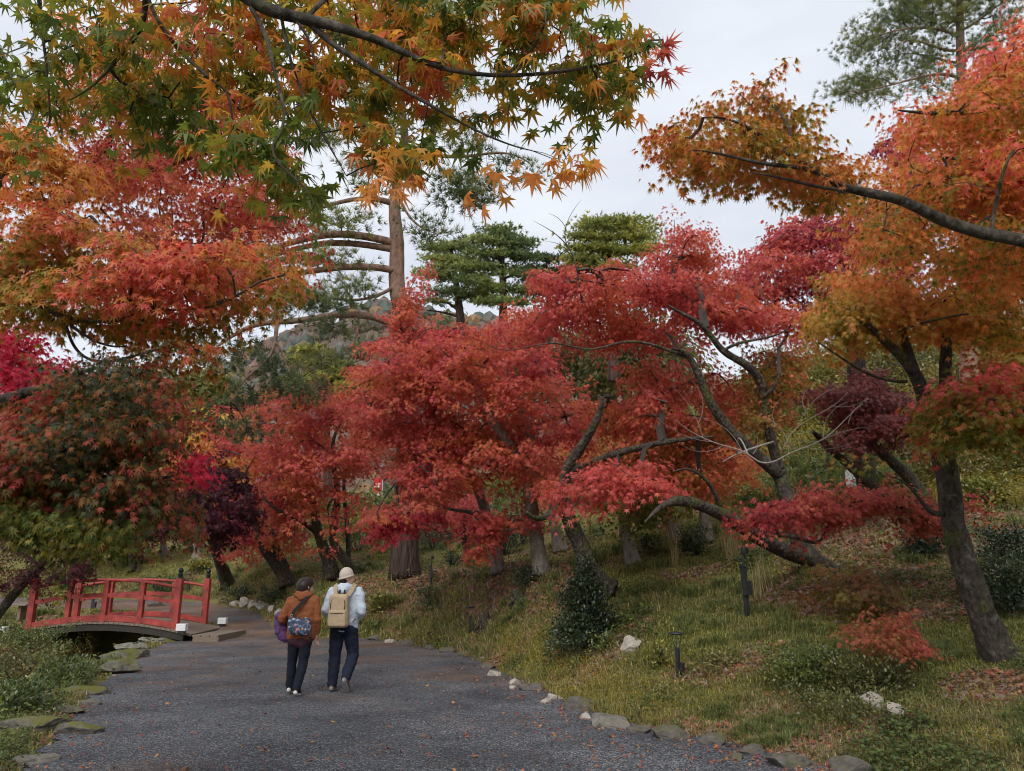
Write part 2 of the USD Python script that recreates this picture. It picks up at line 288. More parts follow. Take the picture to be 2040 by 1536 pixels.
def batch_tubes(Pm, R, n=3):
    M, K = R.shape
    tg = unit(np.gradient(Pm, axis=1)); ref = np.where((np.abs(tg[..., 2:3]) > 0.8), np.array([1.0, 0, 0]), np.array([0, 0, 1.0]))
    a = unit(np.cross(tg, ref)); b = np.cross(tg, a); th = np.linspace(0, 2 * np.pi, n, endpoint=False)
    ring = Pm[:, :, None] + R[:, :, None, None] * (np.cos(th)[:, None] * a[:, :, None] + np.sin(th)[:, None] * b[:, :, None])
    v = ring.reshape(-1, 3); i = np.arange(n); j = (i + 1) % n; f = []
    for k in range(K - 1):
        o, q = k * n, (k + 1) * n
        f += [np.stack([o + i, o + j, q + j], 1), np.stack([o + i, q + j, q + i], 1)]
    f = np.vstack(f)
    return v, (f[None] + (np.arange(M) * K * n)[:, None, None]).reshape(-1, 3)

def cat(parts):
    vs, fs, o = [], [], 0
    for v, f in parts: vs.append(np.asarray(v)); fs.append(np.asarray(f) + o); o += len(v)
    return np.vstack(vs), np.vstack(fs)

def star(lobes, core=0.30, full=True):
    ang = np.radians([l[0] for l in lobes]); ln = np.array([l[1] for l in lobes])
    mids = np.concatenate([[ang[0] - (ang[1] - ang[0]) * 0.5], (ang[1:] + ang[:-1]) / 2, [ang[-1] + (ang[-1] - ang[-2]) * 0.5]])
    tips = np.stack([np.sin(ang) * ln, np.cos(ang) * ln, -0.28 * ln ** 2], 1)
    nr = np.concatenate([[core * 0.8], np.full(len(ang) - 1, core), [core * 0.8]])
    nts = np.stack([np.sin(mids) * nr, np.cos(mids) * nr, 0.03 + 0 * mids], 1)
    nts[0] = [-0.06, -0.05, 0]; nts[-1] = [0.06, -0.05, 0]
    L = len(ang); v = np.vstack([tips, nts])
    f = [(i, L + i, L + i + 1) for i in range(L)] + ([(L, L + k, L + k + 1) for k in range(1, L)] if full else [])
    return v, np.array(f)
STAR7 = star([(-118, .42), (-78, .72), (-38, .92), (0, 1.0), (38, .92), (78, .72), (118, .42)], 0.30)
def spikes(lobes, w):
    v, f = [], []
    for k, (a, l) in enumerate(lobes):
        a = math.radians(a); d, e = np.array([math.sin(a), math.cos(a)]), np.array([math.cos(a), -math.sin(a)]); o = np.array([0, .16]) - d * .12
        v += [(*(o - e * w), .03), (*(o + d * l), -.28 * l * l), (*(o + e * w), .03)]; f.append((3 * k, 3 * k + 1, 3 * k + 2))
    return np.array(v), np.array(f)
STAR7F = STAR7
STAR7 = spikes([(-112, .55), (-76, .80), (-38, .98), (0, 1.05), (38, .98), (76, .80), (112, .55)], .15)
STAR5 = spikes([(-95, .72), (-46, .98), (0, 1.05), (46, .98), (95, .72)], .20)
STAR3 = spikes([(-66, .92), (0, 1.05), (66, .92)], .29)
KITE = (np.array([(0, -.1, 0), (.34, .45, -.05), (0, 1.0, -.2), (-.34, .45, -.05)]), np.array([(0, 1, 2), (0, 2, 3)]))

def place(template, pos, tip, nor, size):
    tv, tf = template; curl = 0.2 + 2.0 * np.abs(np.sin(np.arange(len(pos)) * 12.9898))[:, None, None] ** 1.5
    side = unit(np.cross(tip, nor)); nor = np.cross(side, tip)
    v = pos[:, None] + size[:, None, None] * (tv[None, :, 0:1] * side[:, None] + tv[None, :, 1:2] * tip[:, None] + tv[None, :, 2:3] * curl * nor[:, None])
    f = tf[None] + (np.arange(len(pos)) * len(tv))[:, None, None]
    return v.reshape(-1, 3), f.reshape(-1, 3)

def palette(pos, rng, stops, freq=0.7, jit=0.5, zk=0.0, zmid=0.0, seed=0):
    """a hue for each leaf: neighbours on a bough turn together, single leaves vary"""
    t = 0.5 + (fbm(pos * freq, 3, seed) - 0.5) * 1.7 + jit * (rng.random(len(pos)) - 0.5) + zk * (pos[:, 2] - zmid)
    x = np.array([s[0] for s in stops]); c = np.array([s[1] for s in stops])
    out = np.stack([np.interp(t, x, c[:, k]) for k in range(3)], 1)
    return out * (0.8 + 0.4 * rng.random((len(pos), 1)))
CRIM, RED, SCAR, ORA, AMB, YEL = (.43, .062, .074), (.54, .116, .098), (.56, .16, .088), (.50, .19, .05), (.47, .24, .035), (.50, .34, .05)
OLI, GRN, DGRN, PUR, PINK, BRN = (.20, .17, .025), (.085, .11, .018), (.04, .062, .014), (.095, .022, .035), (.52, .10, .085), (.20, .075, .035)

def in_poly(poly, n, Yc, Tk, rng, thr=0.42, an=(0.6, 0.6, 2.6), e0=32, seed=0, fr=24, R=.35):
    """n points spread through a crown of real depth Tk whose outline, seen from the path, is poly"""
    pg = shapely.Polygon(poly).buffer(0); a0 = pg.area; y_ = Yc if np.isscalar(Yc) else Yc[0][1]
    sh_ = (.33 if y_ > 11 else .12) * R * FPX / y_; pq = pg.buffer(-sh_); pg = pq if pq.area > .35 * a0 else pg.buffer(-sh_ * .4)
    n = max(4, int(n * (pg.area / a0) ** .5)); q0 = pg.buffer(fr); x0, y0, x1, y1 = q0.bounds; out = []; tot = 0
    ph = rng.uniform(0, 99)
    while tot < n:
        u, v = rng.uniform(x0, x1, 4 * n), rng.uniform(y0, y1, 4 * n); q = shapely.points(u, v); ins = shapely.contains(pg, q)
        e = shapely.distance(pg.boundary, q); e = np.where(ins, e, -e)
        wob = (noise(np.stack([u / 38.0, v / 26.0, 0 * u + ph], -1), seed) - .5) * 2.2 * fr
        ok = (e + wob > 0) | ((e > -fr) & (rng.random(len(u)) < .05)); u, v, e = u[ok], v[ok], e[ok]
        yc = np.interp(u, [k[0] for k in Yc], [k[1] for k in Yc]) if isinstance(Yc, (list, tuple)) else np.full(len(u), float(Yc))
        half = Tk * (0.3 + 0.7 * np.sqrt(np.clip(e / e0, 0, 1)))
        p = P(u, v, yc + half * rng.uniform(-1, 1, len(u)))
        p = p[noise(p * np.array(an), seed) * 0.7 + noise(p * np.array(an) * 2.3, seed + 1) * 0.3 > thr]
        out.append(p); tot += len(p)
    return np.vstack(out)[:n]
def in_pads(pads, n, Yc, Tk, rng):
    w = np.array([p[2] * p[3] for p in pads], float); k = rng.choice(len(pads), n, p=w / w.sum()); pd = np.array([p[:4] for p in pads], float)[k]
    d = unit(rng.normal(size=(n, 3))) * rng.random((n, 1)) ** 0.33
    off = np.array([(p[4] if len(p) > 4 else 0.0) for p in pads])[k]
    return P(pd[:, 0] + d[:, 0] * pd[:, 2], pd[:, 1] + d[:, 1] * pd[:, 3], Yc + off + d[:, 2] * Tk)

def grow(nodes, targets, alpha=0.3):
    """joins each spray to the nearest wood; returns parent index into [nodes, targets], order and how many sprays each twig carries"""
    N, M = len(targets), len(nodes); allp = np.vstack([nodes, targets])
    d = np.linalg.norm(targets[:, None] - nodes[None], axis=2) if M * N < 4e6 else None
    par = d.argmin(1); cost = d.min(1); plen = np.zeros(N); done = np.zeros(N, bool); order = []
    cost_l = cost.copy()
    for _ in range(N):
        i = int(np.where(done, np.inf, cost_l).argmin()); done[i] = True; order.append(i)
        p = par[i]; plen[i] = np.linalg.norm(allp[p] - targets[i]) + (plen[p - M] if p >= M else 0)
        c = np.linalg.norm(targets - targets[i], axis=1) + alpha * plen[i]; better = (c < cost_l) & ~done
        cost_l[better] = c[better]; par[better] = M + i
    cnt = np.ones(N)
    for i in order[::-1]:
        if par[i] >= M: cnt[par[i] - M] += cnt[i]
    return par, cnt, allp

def in_view(p, m=60):
    u, v, d = project(p); return (u > -m) & (u < 2040 + m) & (v > -m) & (v < 1536 + m) & (d > 0), d

def maple(name, label, limbs, crowns, bark_m=None, group=None, leafname='leaf', cat_='tree', parts=0, n_side=8, twig=0.0042, cut=True, seed=1, template=None, dead=None, flare=.3, tone=1.0):
    """limbs: [(polyline [(u,v,Y) or xyz...], radii)], first one is the trunk. crowns: dicts of outline, sprays, leaves and hues."""
    rng = np.random.default_rng(seed); bark_m = bark_m or BARK
    L = []
    for pl, rd in limbs:
        q = np.array([P(*p[:3]) if (len(p) == 3) else np.array(p[1:]) for p in pl]); L.append((q, np.interp(np.linspace(0, 1, len(q)), np.linspace(0, 1, len(rd)), rd)))
    base = L[0][0][0]
    t = Thing(name, label, cat_, base, group)
    for k, (q, rd) in enumerate(L):
        t.part('trunk' if k == 0 else 'limb', tube(q, rd, n_side + (6 if k == 0 else 0), 10, 0.12 if k == 0 else .09, seed + k, flare if k == 0 else 0), bark_m, True)
    if dead:
        for q, rd in dead: t.part('dead_branch', tube(np.array([P(*p) for p in q]), rd, 6, 6, 0.05, seed), DEADWOOD, True)
    nodes = []
    for q, rd in L:
        s = np.concatenate([[0], np.cumsum(np.linalg.norm(np.diff(q, axis=0), axis=1))]); tt = np.linspace(0, s[-1], 24)
        c = CubicSpline(s, q)(tt) if len(q) > 2 else np.stack([np.interp(tt, s, q[:, k]) for k in range(3)], 1)
        nodes.append(c[8:] if (len(L) > 1 and q is L[0][0]) else c[5:])
    nodes = np.vstack(nodes)
    LV, LF, LC, LP = [], [], [], []; tw = []; off = 0; single_leaves = []
    for c in crowns:
        if 'pads' in c: S = in_pads(c['pads'], c['n'], c['Y'], c['T'], rng)
        else: S = in_poly(c['poly'], c['n'], c['Y'], c['T'], rng, c.get('thr', 0.42), c.get('an', (0.8, 0.8, 2.1) if c['s'] > .075 else (1.3, 1.3, 4.0)), min(c.get('e0', 32), 32), seed, c.get('fr', 24), c.get('R', .35))
        par, cnt, allp = grow(nodes, S)
        p0 = allp[par]; ln = np.linalg.norm(S - p0, axis=1, keepdims=True)
        mid = (p0 + S) / 2 + ln * (rng.normal(size=S.shape) * 0.06 + [0, 0, 0.08])
        r1 = twig * cnt ** 0.5 * c.get('tw', 1.0); r0 = np.where(par >= len(nodes), twig * c.get('tw', 1.0) * cnt[np.maximum(par - len(nodes), 0)] ** 0.5, r1 * 1.2)
        r0 = np.minimum(r0, r1 * 1.8)
        tw.append(batch_tubes(np.stack([p0, mid, S], 1), np.stack([r0, (r0 + r1) / 2, r1], 1), 4 if twig > .006 else 3))
        LS = 1.0 if (c['s'] > .3 or c.get('R', .35) < .15) else .80 if c['s'] > .105 else .80 if c['s'] > .078 else .88 if c['s'] > .067 else .78
        k = int(c.get('k', 30) * LS ** -1.45); R = c.get('R', 0.35); ns = len(S)
        o = unit(unit((S - p0) * [1, 1, 0.4]) + rng.normal(size=S.shape) * [.15, .15, .30]); sd = unit(np.cross(o, [0, 0, 1.0]) + rng.normal(size=S.shape) * [0, 0, .25]); up = np.cross(sd, o)
        rr = np.sqrt(rng.random((ns, k))); th = rng.uniform(0, 2 * np.pi, (ns, k))
        a, b = rr * np.cos(th), rr * np.sin(th)
        pos = S[:, None] + R * (1.2 * a[..., None] * o[:, None] + 0.9 * b[..., None] * sd[:, None]) + (rng.normal(size=(ns, k, 1)) * c.get('zj', 0.12) * R - c.get('droop', 0.25) * R * rr[..., None] ** 2) * np.array([0, 0, 1.0])
        tipd = a[..., None] * o[:, None] + b[..., None] * sd[:, None] + 0.6 * o[:, None] + rng.normal(size=(ns, k, 3)) * 0.45
        dr = rng.uniform(*c.get('hang', (0.15, 1.0)), (ns, k, 1)); tipd[..., 2] *= 0.3
        tipd = unit(unit(tipd) * np.cos(dr) - np.array([0, 0, 1.0]) * np.sin(dr)); nr = unit(np.array([0, 0, 1.0]) + rng.normal(size=(ns, k, 3)) * c.get('rough', 0.38))
        nr = unit(nr + unit(np.array([0, 0, 1.0]) * np.cos(dr) * 0.5 + tipd * [1, 1, 0] * np.sin(dr) * 0.8))
        pos, tipd, nr = pos.reshape(-1, 3), tipd.reshape(-1, 3), nr.reshape(-1, 3)
        sz = c['s'] * LS * rng.uniform(0.65, 1.2, len(pos))
        col = palette(pos, rng, c['hue'], c.get('freq', 1.1), c.get('jit', 0.75), c.get('zk', 0), c.get('zmid', 0), seed + 3) * tone
        tpl = c.get('tpl', STAR5)
        v, f = place(tpl, pos, tipd, nr, sz)
        LV.append(v); LF.append(f + off); off += len(v); LC.append(np.repeat(col, len(tpl[0]), 0)); LP.append((pos, len(tpl[0]), len(tpl[1]), sz))
    v, f, c_ = np.vstack(LV), np.vstack(LF), np.vstack(LC)
    twm = cat(tw); t.part('twigs', twm, TWIG, False, kind='stuff')
    keepf = np.ones(len(f), bool)
    if parts:
        fo = vo = 0; cand = []
        for pos, nv, nf, sz in LP:
            ok, d = in_view(pos, 0); sc = np.where(ok, sz / np.maximum(d, .3), 0)
            cand += [(sc[i], vo + i * nv, nv, fo + i * nf, nf) for i in np.argsort(-sc)[:parts]]
            vo += nv * len(pos); fo += nf * len(pos)
        for sc, a0, nv, b0, nf in sorted(cand, key=lambda r: -r[0])[:parts]:
            keepf[b0:b0 + nf] = False
            t.part(leafname, (v[a0:a0 + nv], f[b0:b0 + nf] - a0), LEAF, False, tint=c_[a0:a0 + nv])
    f = f[keepf]; usedv = np.zeros(len(v), bool); usedv[f.ravel()] = True; remap = np.cumsum(usedv) - 1
    t.part('crown', (v[usedv], remap[f]), LEAF, False, tint=c_[usedv], kind='stuff')
    return t

# ------------------------------------------------------------------ pines
def tuft(nn, spread, wid, rng):
    v, f = [], []
    for i in range(nn):
        d = unit(np.array([rng.normal() * spread, 1.0 + rng.random() * .3, rng.normal() * spread])); sd = unit(np.cross(d, rng.normal(size=3))); b = rng.normal(size=3) * 0.06
        l = rng.uniform(.7, 1.1); o = len(v); v += [b - sd * wid, b + sd * wid, d * l]; f.append((o, o + 1, o + 2))
    return np.array(v), np.array(f)
TUFT = tuft(14, 0.8, 0.042, np.random.default_rng(4)); TUFTFAR = tuft(8, 0.9, 0.14, np.random.default_rng(5))

def pine(name, label, limbs, groups, group=None, seed=1, barks=None, tpl=None, twig=0.006, split=None):
    rng = np.random.default_rng(seed); tpl = tpl if tpl is not None else TUFT
    L = []
    for pl, rd in limbs:
        q = np.array([P(*p) for p in pl]); L.append((q, np.interp(np.linspace(0, 1, len(q)), np.linspace(0, 1, len(rd)), rd)))
    t = Thing(name, label, 'pine tree', L[0][0][0], group)
    for k, (q, rd) in enumerate(L):
        up = barks and k > 0
        t.part('trunk' if k == 0 else ('upper_trunk' if (split and k == 1) else 'limb'), tube(q, rd, 14 if k < 2 else 8, 7, 0.05, seed + k, 0.25 if k == 0 else 0), (barks or [BARKPINE, BARKPINE])[1 if k > 0 else 0], True)
    nodes = []
    for k, (q, rd) in enumerate(L):
        s = np.concatenate([[0], np.cumsum(np.linalg.norm(np.diff(q, axis=0), axis=1))]); tt = np.linspace(0, s[-1], 26)
        c = CubicSpline(s, q)(tt) if len(q) > 2 else np.stack([np.interp(tt, s, q[:, j]) for j in range(3)], 1)
        nodes.append(c[20:] if k == 0 else c[3:])
    nodes = np.vstack(nodes); LV, LF, LC, tw, off = [], [], [], [], 0
    for g in groups:
        S = in_pads(g['pads'], g['n'], g['Y'], g['T'], rng)
        par, cnt, allp = grow(nodes, S, 0.2); p0 = allp[par]; ln = np.linalg.norm(S - p0, axis=1, keepdims=True)
        mid = (p0 + S) / 2 + ln * rng.normal(size=S.shape) * 0.10
        r1 = twig * cnt ** 0.5; r0 = np.minimum(np.where(par >= len(nodes), twig * cnt[np.maximum(par - len(nodes), 0)] ** 0.5, r1 * 1.2), r1 * 1.8)
        tw.append(batch_tubes(np.stack([p0, mid, S], 1), np.stack([r0, (r0 + r1) / 2, r1], 1), 3))
        k = g.get('k', 7); R = g.get('R', 0.3); ns = len(S)
        d = rng.normal(size=(ns, k, 3)) * [1, 1, g.get('flat', 0.45)]; pos = (S[:, None] + R * d * 0.55).reshape(-1, 3)
        tip = unit((d * 0.8 + np.array([0, 0, g.get('up', 0.5)]) + 0.35 * unit(S - p0)[:, None]).reshape(-1, 3)); nor = unit(rng.normal(size=tip.shape))
        sz = g['s'] * rng.uniform(.7, 1.2, len(pos)); col = palette(pos, rng, g['hue'], 0.5, 0.5, seed=seed)
        v, f = place(tpl, pos, tip, nor, sz); LV.append(v); LF.append(f + off); off += len(v); LC.append(np.repeat(col, len(tpl[0]), 0))
    t.part('twigs', cat(tw), TWIG, kind='stuff')
    t.part('needles', (np.vstack(LV), np.vstack(LF)), NEEDLE, tint=np.vstack(LC), kind='stuff')
    return t
PN = [(0.2, (.08, .11, .035)), (0.55, (.16, .18, .05)), (0.9, (.27, .26, .075))]
PNY = [(0.2, (.18, .20, .05)), (0.5, (.33, .33, .075)), (0.9, (.46, .42, .09))]
PNF = [(0.2, (.11, .15, .06)), (0.5, (.20, .25, .085)), (0.9, (.34, .35, .10))]

# ------------------------------------------------------------------ shrubs, stones, lamps
def shrub(name, label, base, w, h, n, size, hue, cat_='shrub', tpl=KITE, upward=0.35, group=None, seed=1, top=1.0, shape=1.0):
    rng = np.random.default_rng(seed); base = np.array(base); t = Thing(name, label, cat_, base, group)
    nst = 9; ends = []
    st = []
    for i in range(nst):
        a = rng.uniform(0, 6.28); e = base + [np.cos(a) * w * .33 * rng.random(), np.sin(a) * w * .33 * rng.random(), h * rng.uniform(.6, .95)]
        st.append(np.stack([base + [0, 0, -0.05], (base + e) / 2 + rng.normal(size=3) * .04 * w, e])); ends.append(e)
    t.part('stem', batch_tubes(np.array(st), np.tile([.02, .013, .006], (nst, 1)) * min(1, h), 5), TWIG, kind='stuff')
    k = 14; m = n // k
    d = unit(rng.normal(size=(m, 3))); d[:, 2] = rng.uniform(-.66, .95, m); rad = rng.random((m, 1)) ** 0.28
    wz = np.clip(d[:, 2:3] * rad * .5 + .5, 0.02, 1); lump = 0.45 + 1.1 * fbm(d * 2.2 + base, 3, seed)[:, None]
    taper = (1 - wz) * shape + (1 - shape) * 1.0
    taper = np.clip(0.12 + 1.25 * taper, .12, 1) if shape > 0 else np.ones_like(wz)
    cpos = base + np.concatenate([d[:, :2] * rad * lump * w / 2 * taper, h * np.clip((d[:, 2:3] * rad * lump * .62 + .42), 0.02, 1.1)], 1)
    dirs = unit((cpos - base - [0, 0, h * .35]) / [w, w, h])
    pos = (cpos[:, None] + rng.normal(size=(m, k, 3)) * size * 1.1).reshape(-1, 3); dd = np.repeat(dirs, k, 0)
    tip = unit(dd * .7 + rng.normal(size=pos.shape) * .55 + [0, 0, upward]); nor = unit(np.array([0, 0, 1.0]) + dd * .5 + rng.normal(size=pos.shape) * .45)
    v, f = place(tpl, pos, tip, nor, size * rng.uniform(.6, 1.25, len(pos))); col = palette(pos, rng, hue, 1.6 / max(w, .4), 0.6, seed=seed)
    t.part('foliage', (v, f), SHRUBM, tint=np.repeat(col, len(tpl[0]), 0), kind='stuff')
    return t

def rock(size, seed, flat=0.6, sub=4, rough=0.35):
    m = trimesh.creation.icosphere(sub); v = np.array(m.vertices); rng = np.random.default_rng(seed)
    for _ in range(13):
        n = unit(rng.normal(size=3)); d = rng.uniform(.42, .85); q = v @ n; v = v - np.clip(q - d, 0, None)[:, None] * n * 0.97
    v = v * (1 + rough * (fbm(v * 1.4 + seed, 4, seed) - .5)[:, None] + .16 * (fbm(v * 5.0 + seed, 3, seed + 1) - .5)[:, None]) * np.array(size) * [.5, .5, .5 * 1.0]
    return v, np.array(m.faces)

def stone(name, label, p, size, mt, seed, sink=0.3, rot=None, group=None, cat_='stone'):
    v, f = rock(size, seed); a = rot if rot is not None else np.random.default_rng(seed).uniform(0, 6.28); c, s = math.cos(a), math.sin(a)
    v = v @ np.array([[c, s, 0], [-s, c, 0], [0, 0, 1]]); v[:, 2] += size[2] * (.5 - sink)
    return single(name, (v + p, f), mt, label, cat_, p, 32, group=group)

def box(c, s, r=0.0, rot=0.0):
    c, s = np.array(c, float), np.array(s, float)
    if r > 0:
        o = s / 2 - r; h = m3.Manifold.batch_boolean([m3.Manifold.sphere(r, 12).translate((o * np.array(k)).tolist()) for k in np.ndindex(2, 2, 2) for k in [tuple(np.array(k) * 2 - 1)]], m3.OpType.Add).hull()
        mm = h.to_mesh(); v, f = np.array(mm.vert_properties[:, :3]), np.array(mm.tri_verts)
    else:
        m = trimesh.creation.box(s); v, f = np.array(m.vertices), np.array(m.faces)
    if rot: cc, ss = math.cos(rot), math.sin(rot); v = v @ np.array([[cc, ss, 0], [-ss, cc, 0], [0, 0, 1]])
    return v + c, f
def lathe(prof, n=20, c=(0, 0, 0)):
    m = trimesh.creation.revolve(np.array(prof, float), sections=n); return np.array(m.vertices) + c, np.array(m.faces)

def bollard(label, p, hgt, kind, rot=0.0, group=None):
    t = Thing('garden_light', label, 'garden light', p, group); q = np.array(p); s = hgt / 0.62
    if kind == 'disc':
        t.part('post', box(q + [0, 0, .19 * s - .05], [.055 * s, .055 * s, .44 * s + .1], .006, rot), BLACKM, 40)
        t.part('lamp_disc', lathe([(0, .595), (.07, .60), (.105, .605), (.11, .62), (.10, .632), (.05, .64), (0, .642)], 20) if s == 0 else (lambda m: (m[0] * [s, s, s] + q, m[1]))(lathe([(0, .592), (.075, .594), (.105, .60), (.112, .612), (.10, .628), (.05, .636), (0, .637)], 22)), BLACKM, 40)
        for k in (-1, 1, 0):
            a = q + np.array([.02 * k, .025 * (k == 0), .40]) * s; b = q + np.array([.07 * k, .07 * (k == 0), .60]) * s
            t.part('bracket', tube([a, (a + b) / 2 + [.012 * k * s, 0, 0], b], [.006 * s] * 3, 5, 3, 0), BLACKM)
        t.part('junction_box', box(q + np.array([.055, -.0, .12]) * s, np.array([.06, .07, .16]) * s, .006, rot), BLACKM, 40)
    else:
        t.part('post', box(q + [0, 0, .2 * s - .05], [.05 * s, .05 * s, .40 * s + .1], .006, rot), BLACKM, 40)
        t.part('junction_box', box(q + np.array([.015, -.03, .36]) * s, np.array([.10, .07, .18]) * s, .006, rot), BLACKM, 40)
        t.part('upper_post', box(q + np.array([-.005, 0, .53]) * s, np.array([.06, .06, .19]) * s, .006, rot), BLACKM, 40)
        t.part('collar', box(q + np.array([-.012, -.002, .615]) * s, np.array([.072, .07, .022]) * s, .004, rot), FINIAL, 40)
        t.part('stalk', tube([q + np.array([0, 0, .62]) * s, q + np.array([.0, 0, .70]) * s, q + np.array([.015, 0, .77]) * s], [.016 * s, .014 * s, .012 * s], 6, 3, 0), BLACKM)
        t.part('lamp_head', (lambda m: (m[0] + q + np.array([.025, 0, .82]) * s, m[1]))(lathe([(0, -.05 * s), (.04 * s, -.04 * s), (.048 * s, .02 * s), (.03 * s, .055 * s), (0, .058 * s)], 14)), BLACKM, 40)
    return t

# ------------------------------------------------------------------ red arched bridge
XL, XR, YF, YB = -12.75, -8.90, 21.0, 23.7
def sk(y): return -.11 * (y - YF)
def arch(x): return 0.17 + 0.30 * (1 - ((x - (XL + XR) / 2) / ((XR - XL) / 2 + .45)) ** 2)
br = Thing('red_bridge', 'small arched wooden footbridge painted red over the stream', 'bridge', (-10.9, 22.35, 0.0))
def beam(y, z0, z1, ty, x0=XL, x1=XR, n=24):
    """a bent rail: z0..z1 above the arch, ty thick"""
    x = np.linspace(x0, x1, n); za = arch(x); x = x + sk(y); r = np.stack([np.stack([x, 0 * x + y - ty / 2, za + z0], 1), np.stack([x, 0 * x + y + ty / 2, za + z0], 1), np.stack([x, 0 * x + y + ty / 2, za + z1], 1), np.stack([x, 0 * x + y - ty / 2, za + z1], 1)], 1)
    v = r.reshape(-1, 3); f = []
    for k in range(n - 1):
        for i in range(4): f.append((k * 4 + i, (k + 1) * 4 + i, (k + 1) * 4 + (i + 1) % 4, k * 4 + (i + 1) % 4))
    f += [(0, 1, 2, 3), ((n - 1) * 4 + 3, (n - 1) * 4 + 2, (n - 1) * 4 + 1, (n - 1) * 4)]
    f = np.array(f); return v, np.vstack([f[:, [0, 2, 1]], f[:, [0, 3, 2]]])
DECKW = np.linspace(XL - .45, XR + .5, 36)
for i in range(35):
    a, b = DECKW[i] + .006, DECKW[i + 1] - .006; za, zb = arch(a), arch(b); y0, y1 = YF - .2, YB + .2
    v = np.array([[a, y0, za - .05], [b, y0, zb - .05], [b, y1, zb - .05], [a, y1, za - .05], [a, y0, za], [b, y0, zb], [b, y1, zb], [a, y1, za]]); v[:, 0] += sk(v[:, 1]); v[:, 2] += .003 * math.sin(i * 5.1)
    br.part('deck_plank', (v, np.array([(0, 2, 1), (0, 3, 2), (4, 5, 6), (4, 6, 7), (0, 1, 5), (0, 5, 4), (1, 2, 6), (1, 6, 5), (2, 3, 7), (2, 7, 6), (3, 0, 4), (3, 4, 7)])), DECK)
for y in (YF - .1, (YF + YB) / 2, YB + .1): br.part('girder', beam(y, -.22, -.055, .14, XL - .3, XR + .3), DARKWOOD)
for y in (YF, YB):
    br.part('bottom_rail', beam(y, .015, .16, .13, XL + .06, XR - .06), REDPAINT)
    br.part('middle_rail', beam(y, .62, .73, .10, XL + .06, XR - .06), REDPAINT)
    x = np.linspace(XL + .05, XR - .05, 14); br.part('handrail', tube(np.stack([x + sk(y), 0 * x + y, arch(x) + 1.07], 1), [.042] * 14, 10, 3, 0), REDPAINT, 40)
    for k in range(5):
        x = XL + (XR - XL) * k / 4; end = k in (0, 4); ht = 1.30 if end else 1.05; w = .165 if end else .135
        p = br.part('post', box([x + sk(y), y, arch(x) + ht / 2 - .03], [w, w + .003, ht + .06], .012), REDPAINT, 40)
        if end:
            f = lathe([(0, 0), (.068, 0), (.068, .03), (.058, .04), (.06, .10), (.066, .12), (.058, .135), (.04, .15), (.06, .185), (.066, .22), (.05, .262), (.02, .285), (0, .295)], 18, (x + sk(y), y, arch(x) + ht - .001))
            br.part('post_cap', f, FINIAL, 40)
stp = Thing('wooden_step', 'low weathered plank step at the right foot of the red bridge', 'step', (-8.0, 21.6, 0))
for k in range(3): stp.part('plank', box([-8.18 + .23 * k, 21.7, .13], [.215, 2.1, .045], 0.004), DECK)
stp.part('riser', box([-7.95, 20.66, .03], [.62, .04, .15], 0), DECK); stp.part('riser', box([-7.62, 21.7, .03], [.04, 2.1, .15], 0), DECK)
for (x, y, z, lb) in [(-13.3, 20.75, .16, 'white box lamp at the left end of the red bridge'), (-8.55, 20.6, .24, 'white box lamp at the foot of the front red bridge post with cap'), (-8.75, 24.0, .22, 'white box lamp at the far right corner of the bridge deck')]:
    lt = Thing('box_lamp', lb, 'lamp', (x, y, z - .1)); lt.part('base', box([x, y, z - .01], [.17, .13, .06], .008), BLACKM, 40); lt.part('housing', box([x, y, z + .11], [.25, .18, .18], .012), WHITEL, 40)
bn = Thing('plank_bench', 'weathered plank bench by the left edge beyond the leaning dark trunk', 'bench', (-15.4, 24.0, 0))
for k in range(4): bn.part('seat_plank', box([-15.4, 23.7 + .16 * k, .80], [1.7, .14, .05], .006), DECK)
for sx in (-1, 1): bn.part('leg', box([-15.4 + sx * .6, 23.95, .38], [.09, .4, .78], .006), DECK)

# ------------------------------------------------------------------ people
def skin_mesh(bones, fine=0.022, smooth=8, wr=0.0, seed=0, freq=9.0):
    parts = []
    for b in bones:
        sp = [m3.Manifold.sphere(float(r), 20).translate(list(map(float, p))) for p, r in b]
        parts.append(m3.Manifold.batch_boolean(sp, m3.OpType.Add).hull())
    m = m3.Manifold.batch_boolean(parts, m3.OpType.Add).refine_to_length(fine * 1.25).to_mesh()
    t = trimesh.Trimesh(np.array(m.vert_properties[:, :3]), np.array(m.tri_verts)); trimesh.smoothing.filter_taubin(t, iterations=smooth)
    if wr:
        v = np.array(t.vertices); n = np.array(t.vertex_normals); t.vertices = v + n * (wr * (fbm(v * [freq, freq, freq * 1.6], 3, seed) - .5) * 2)[:, None]
    return np.array(t.vertices), np.array(t.faces)
def cloth(name, col, scale=60.0, var=.2, rough=.85, bump=.15): return plain(name, col, rough, var, scale, bump, 0, .2)
SKIN = plain('skin', (.48, .29, .21), .5, .08); HAIR = cloth('dark_hair', (.026, .018, .015), 90, .6, .4); NAVY = cloth('navy_trousers', (.014, .018, .034), 40, .3); NAVY2 = cloth('dark_jeans', (.012, .015, .024), 40, .4)
PALEB = cloth('pale_blue_jacket', (.44, .50, .57), 12, .1, .7); HOODB = cloth('rust_knit', (.22, .075, .030), 50, .2); BEANIE = cloth('beige_knit', (.47, .40, .34), 70, .15); KHAKI = cloth('khaki_canvas', (.39, .295, .19), 30, .12, .7)
PURPLE = cloth('purple_jacket', (.10, .045, .125), 14, .3, .6); SHOEW = plain('white_rubber', (.6, .58, .54), .6, .1); SHOEB = cloth('brown_shoe', (.12, .09, .075), 40); SHOEK = cloth('black_shoe', (.015, .015, .017), 40); STRAPM = cloth('black_webbing', (.02, .02, .022), 60)
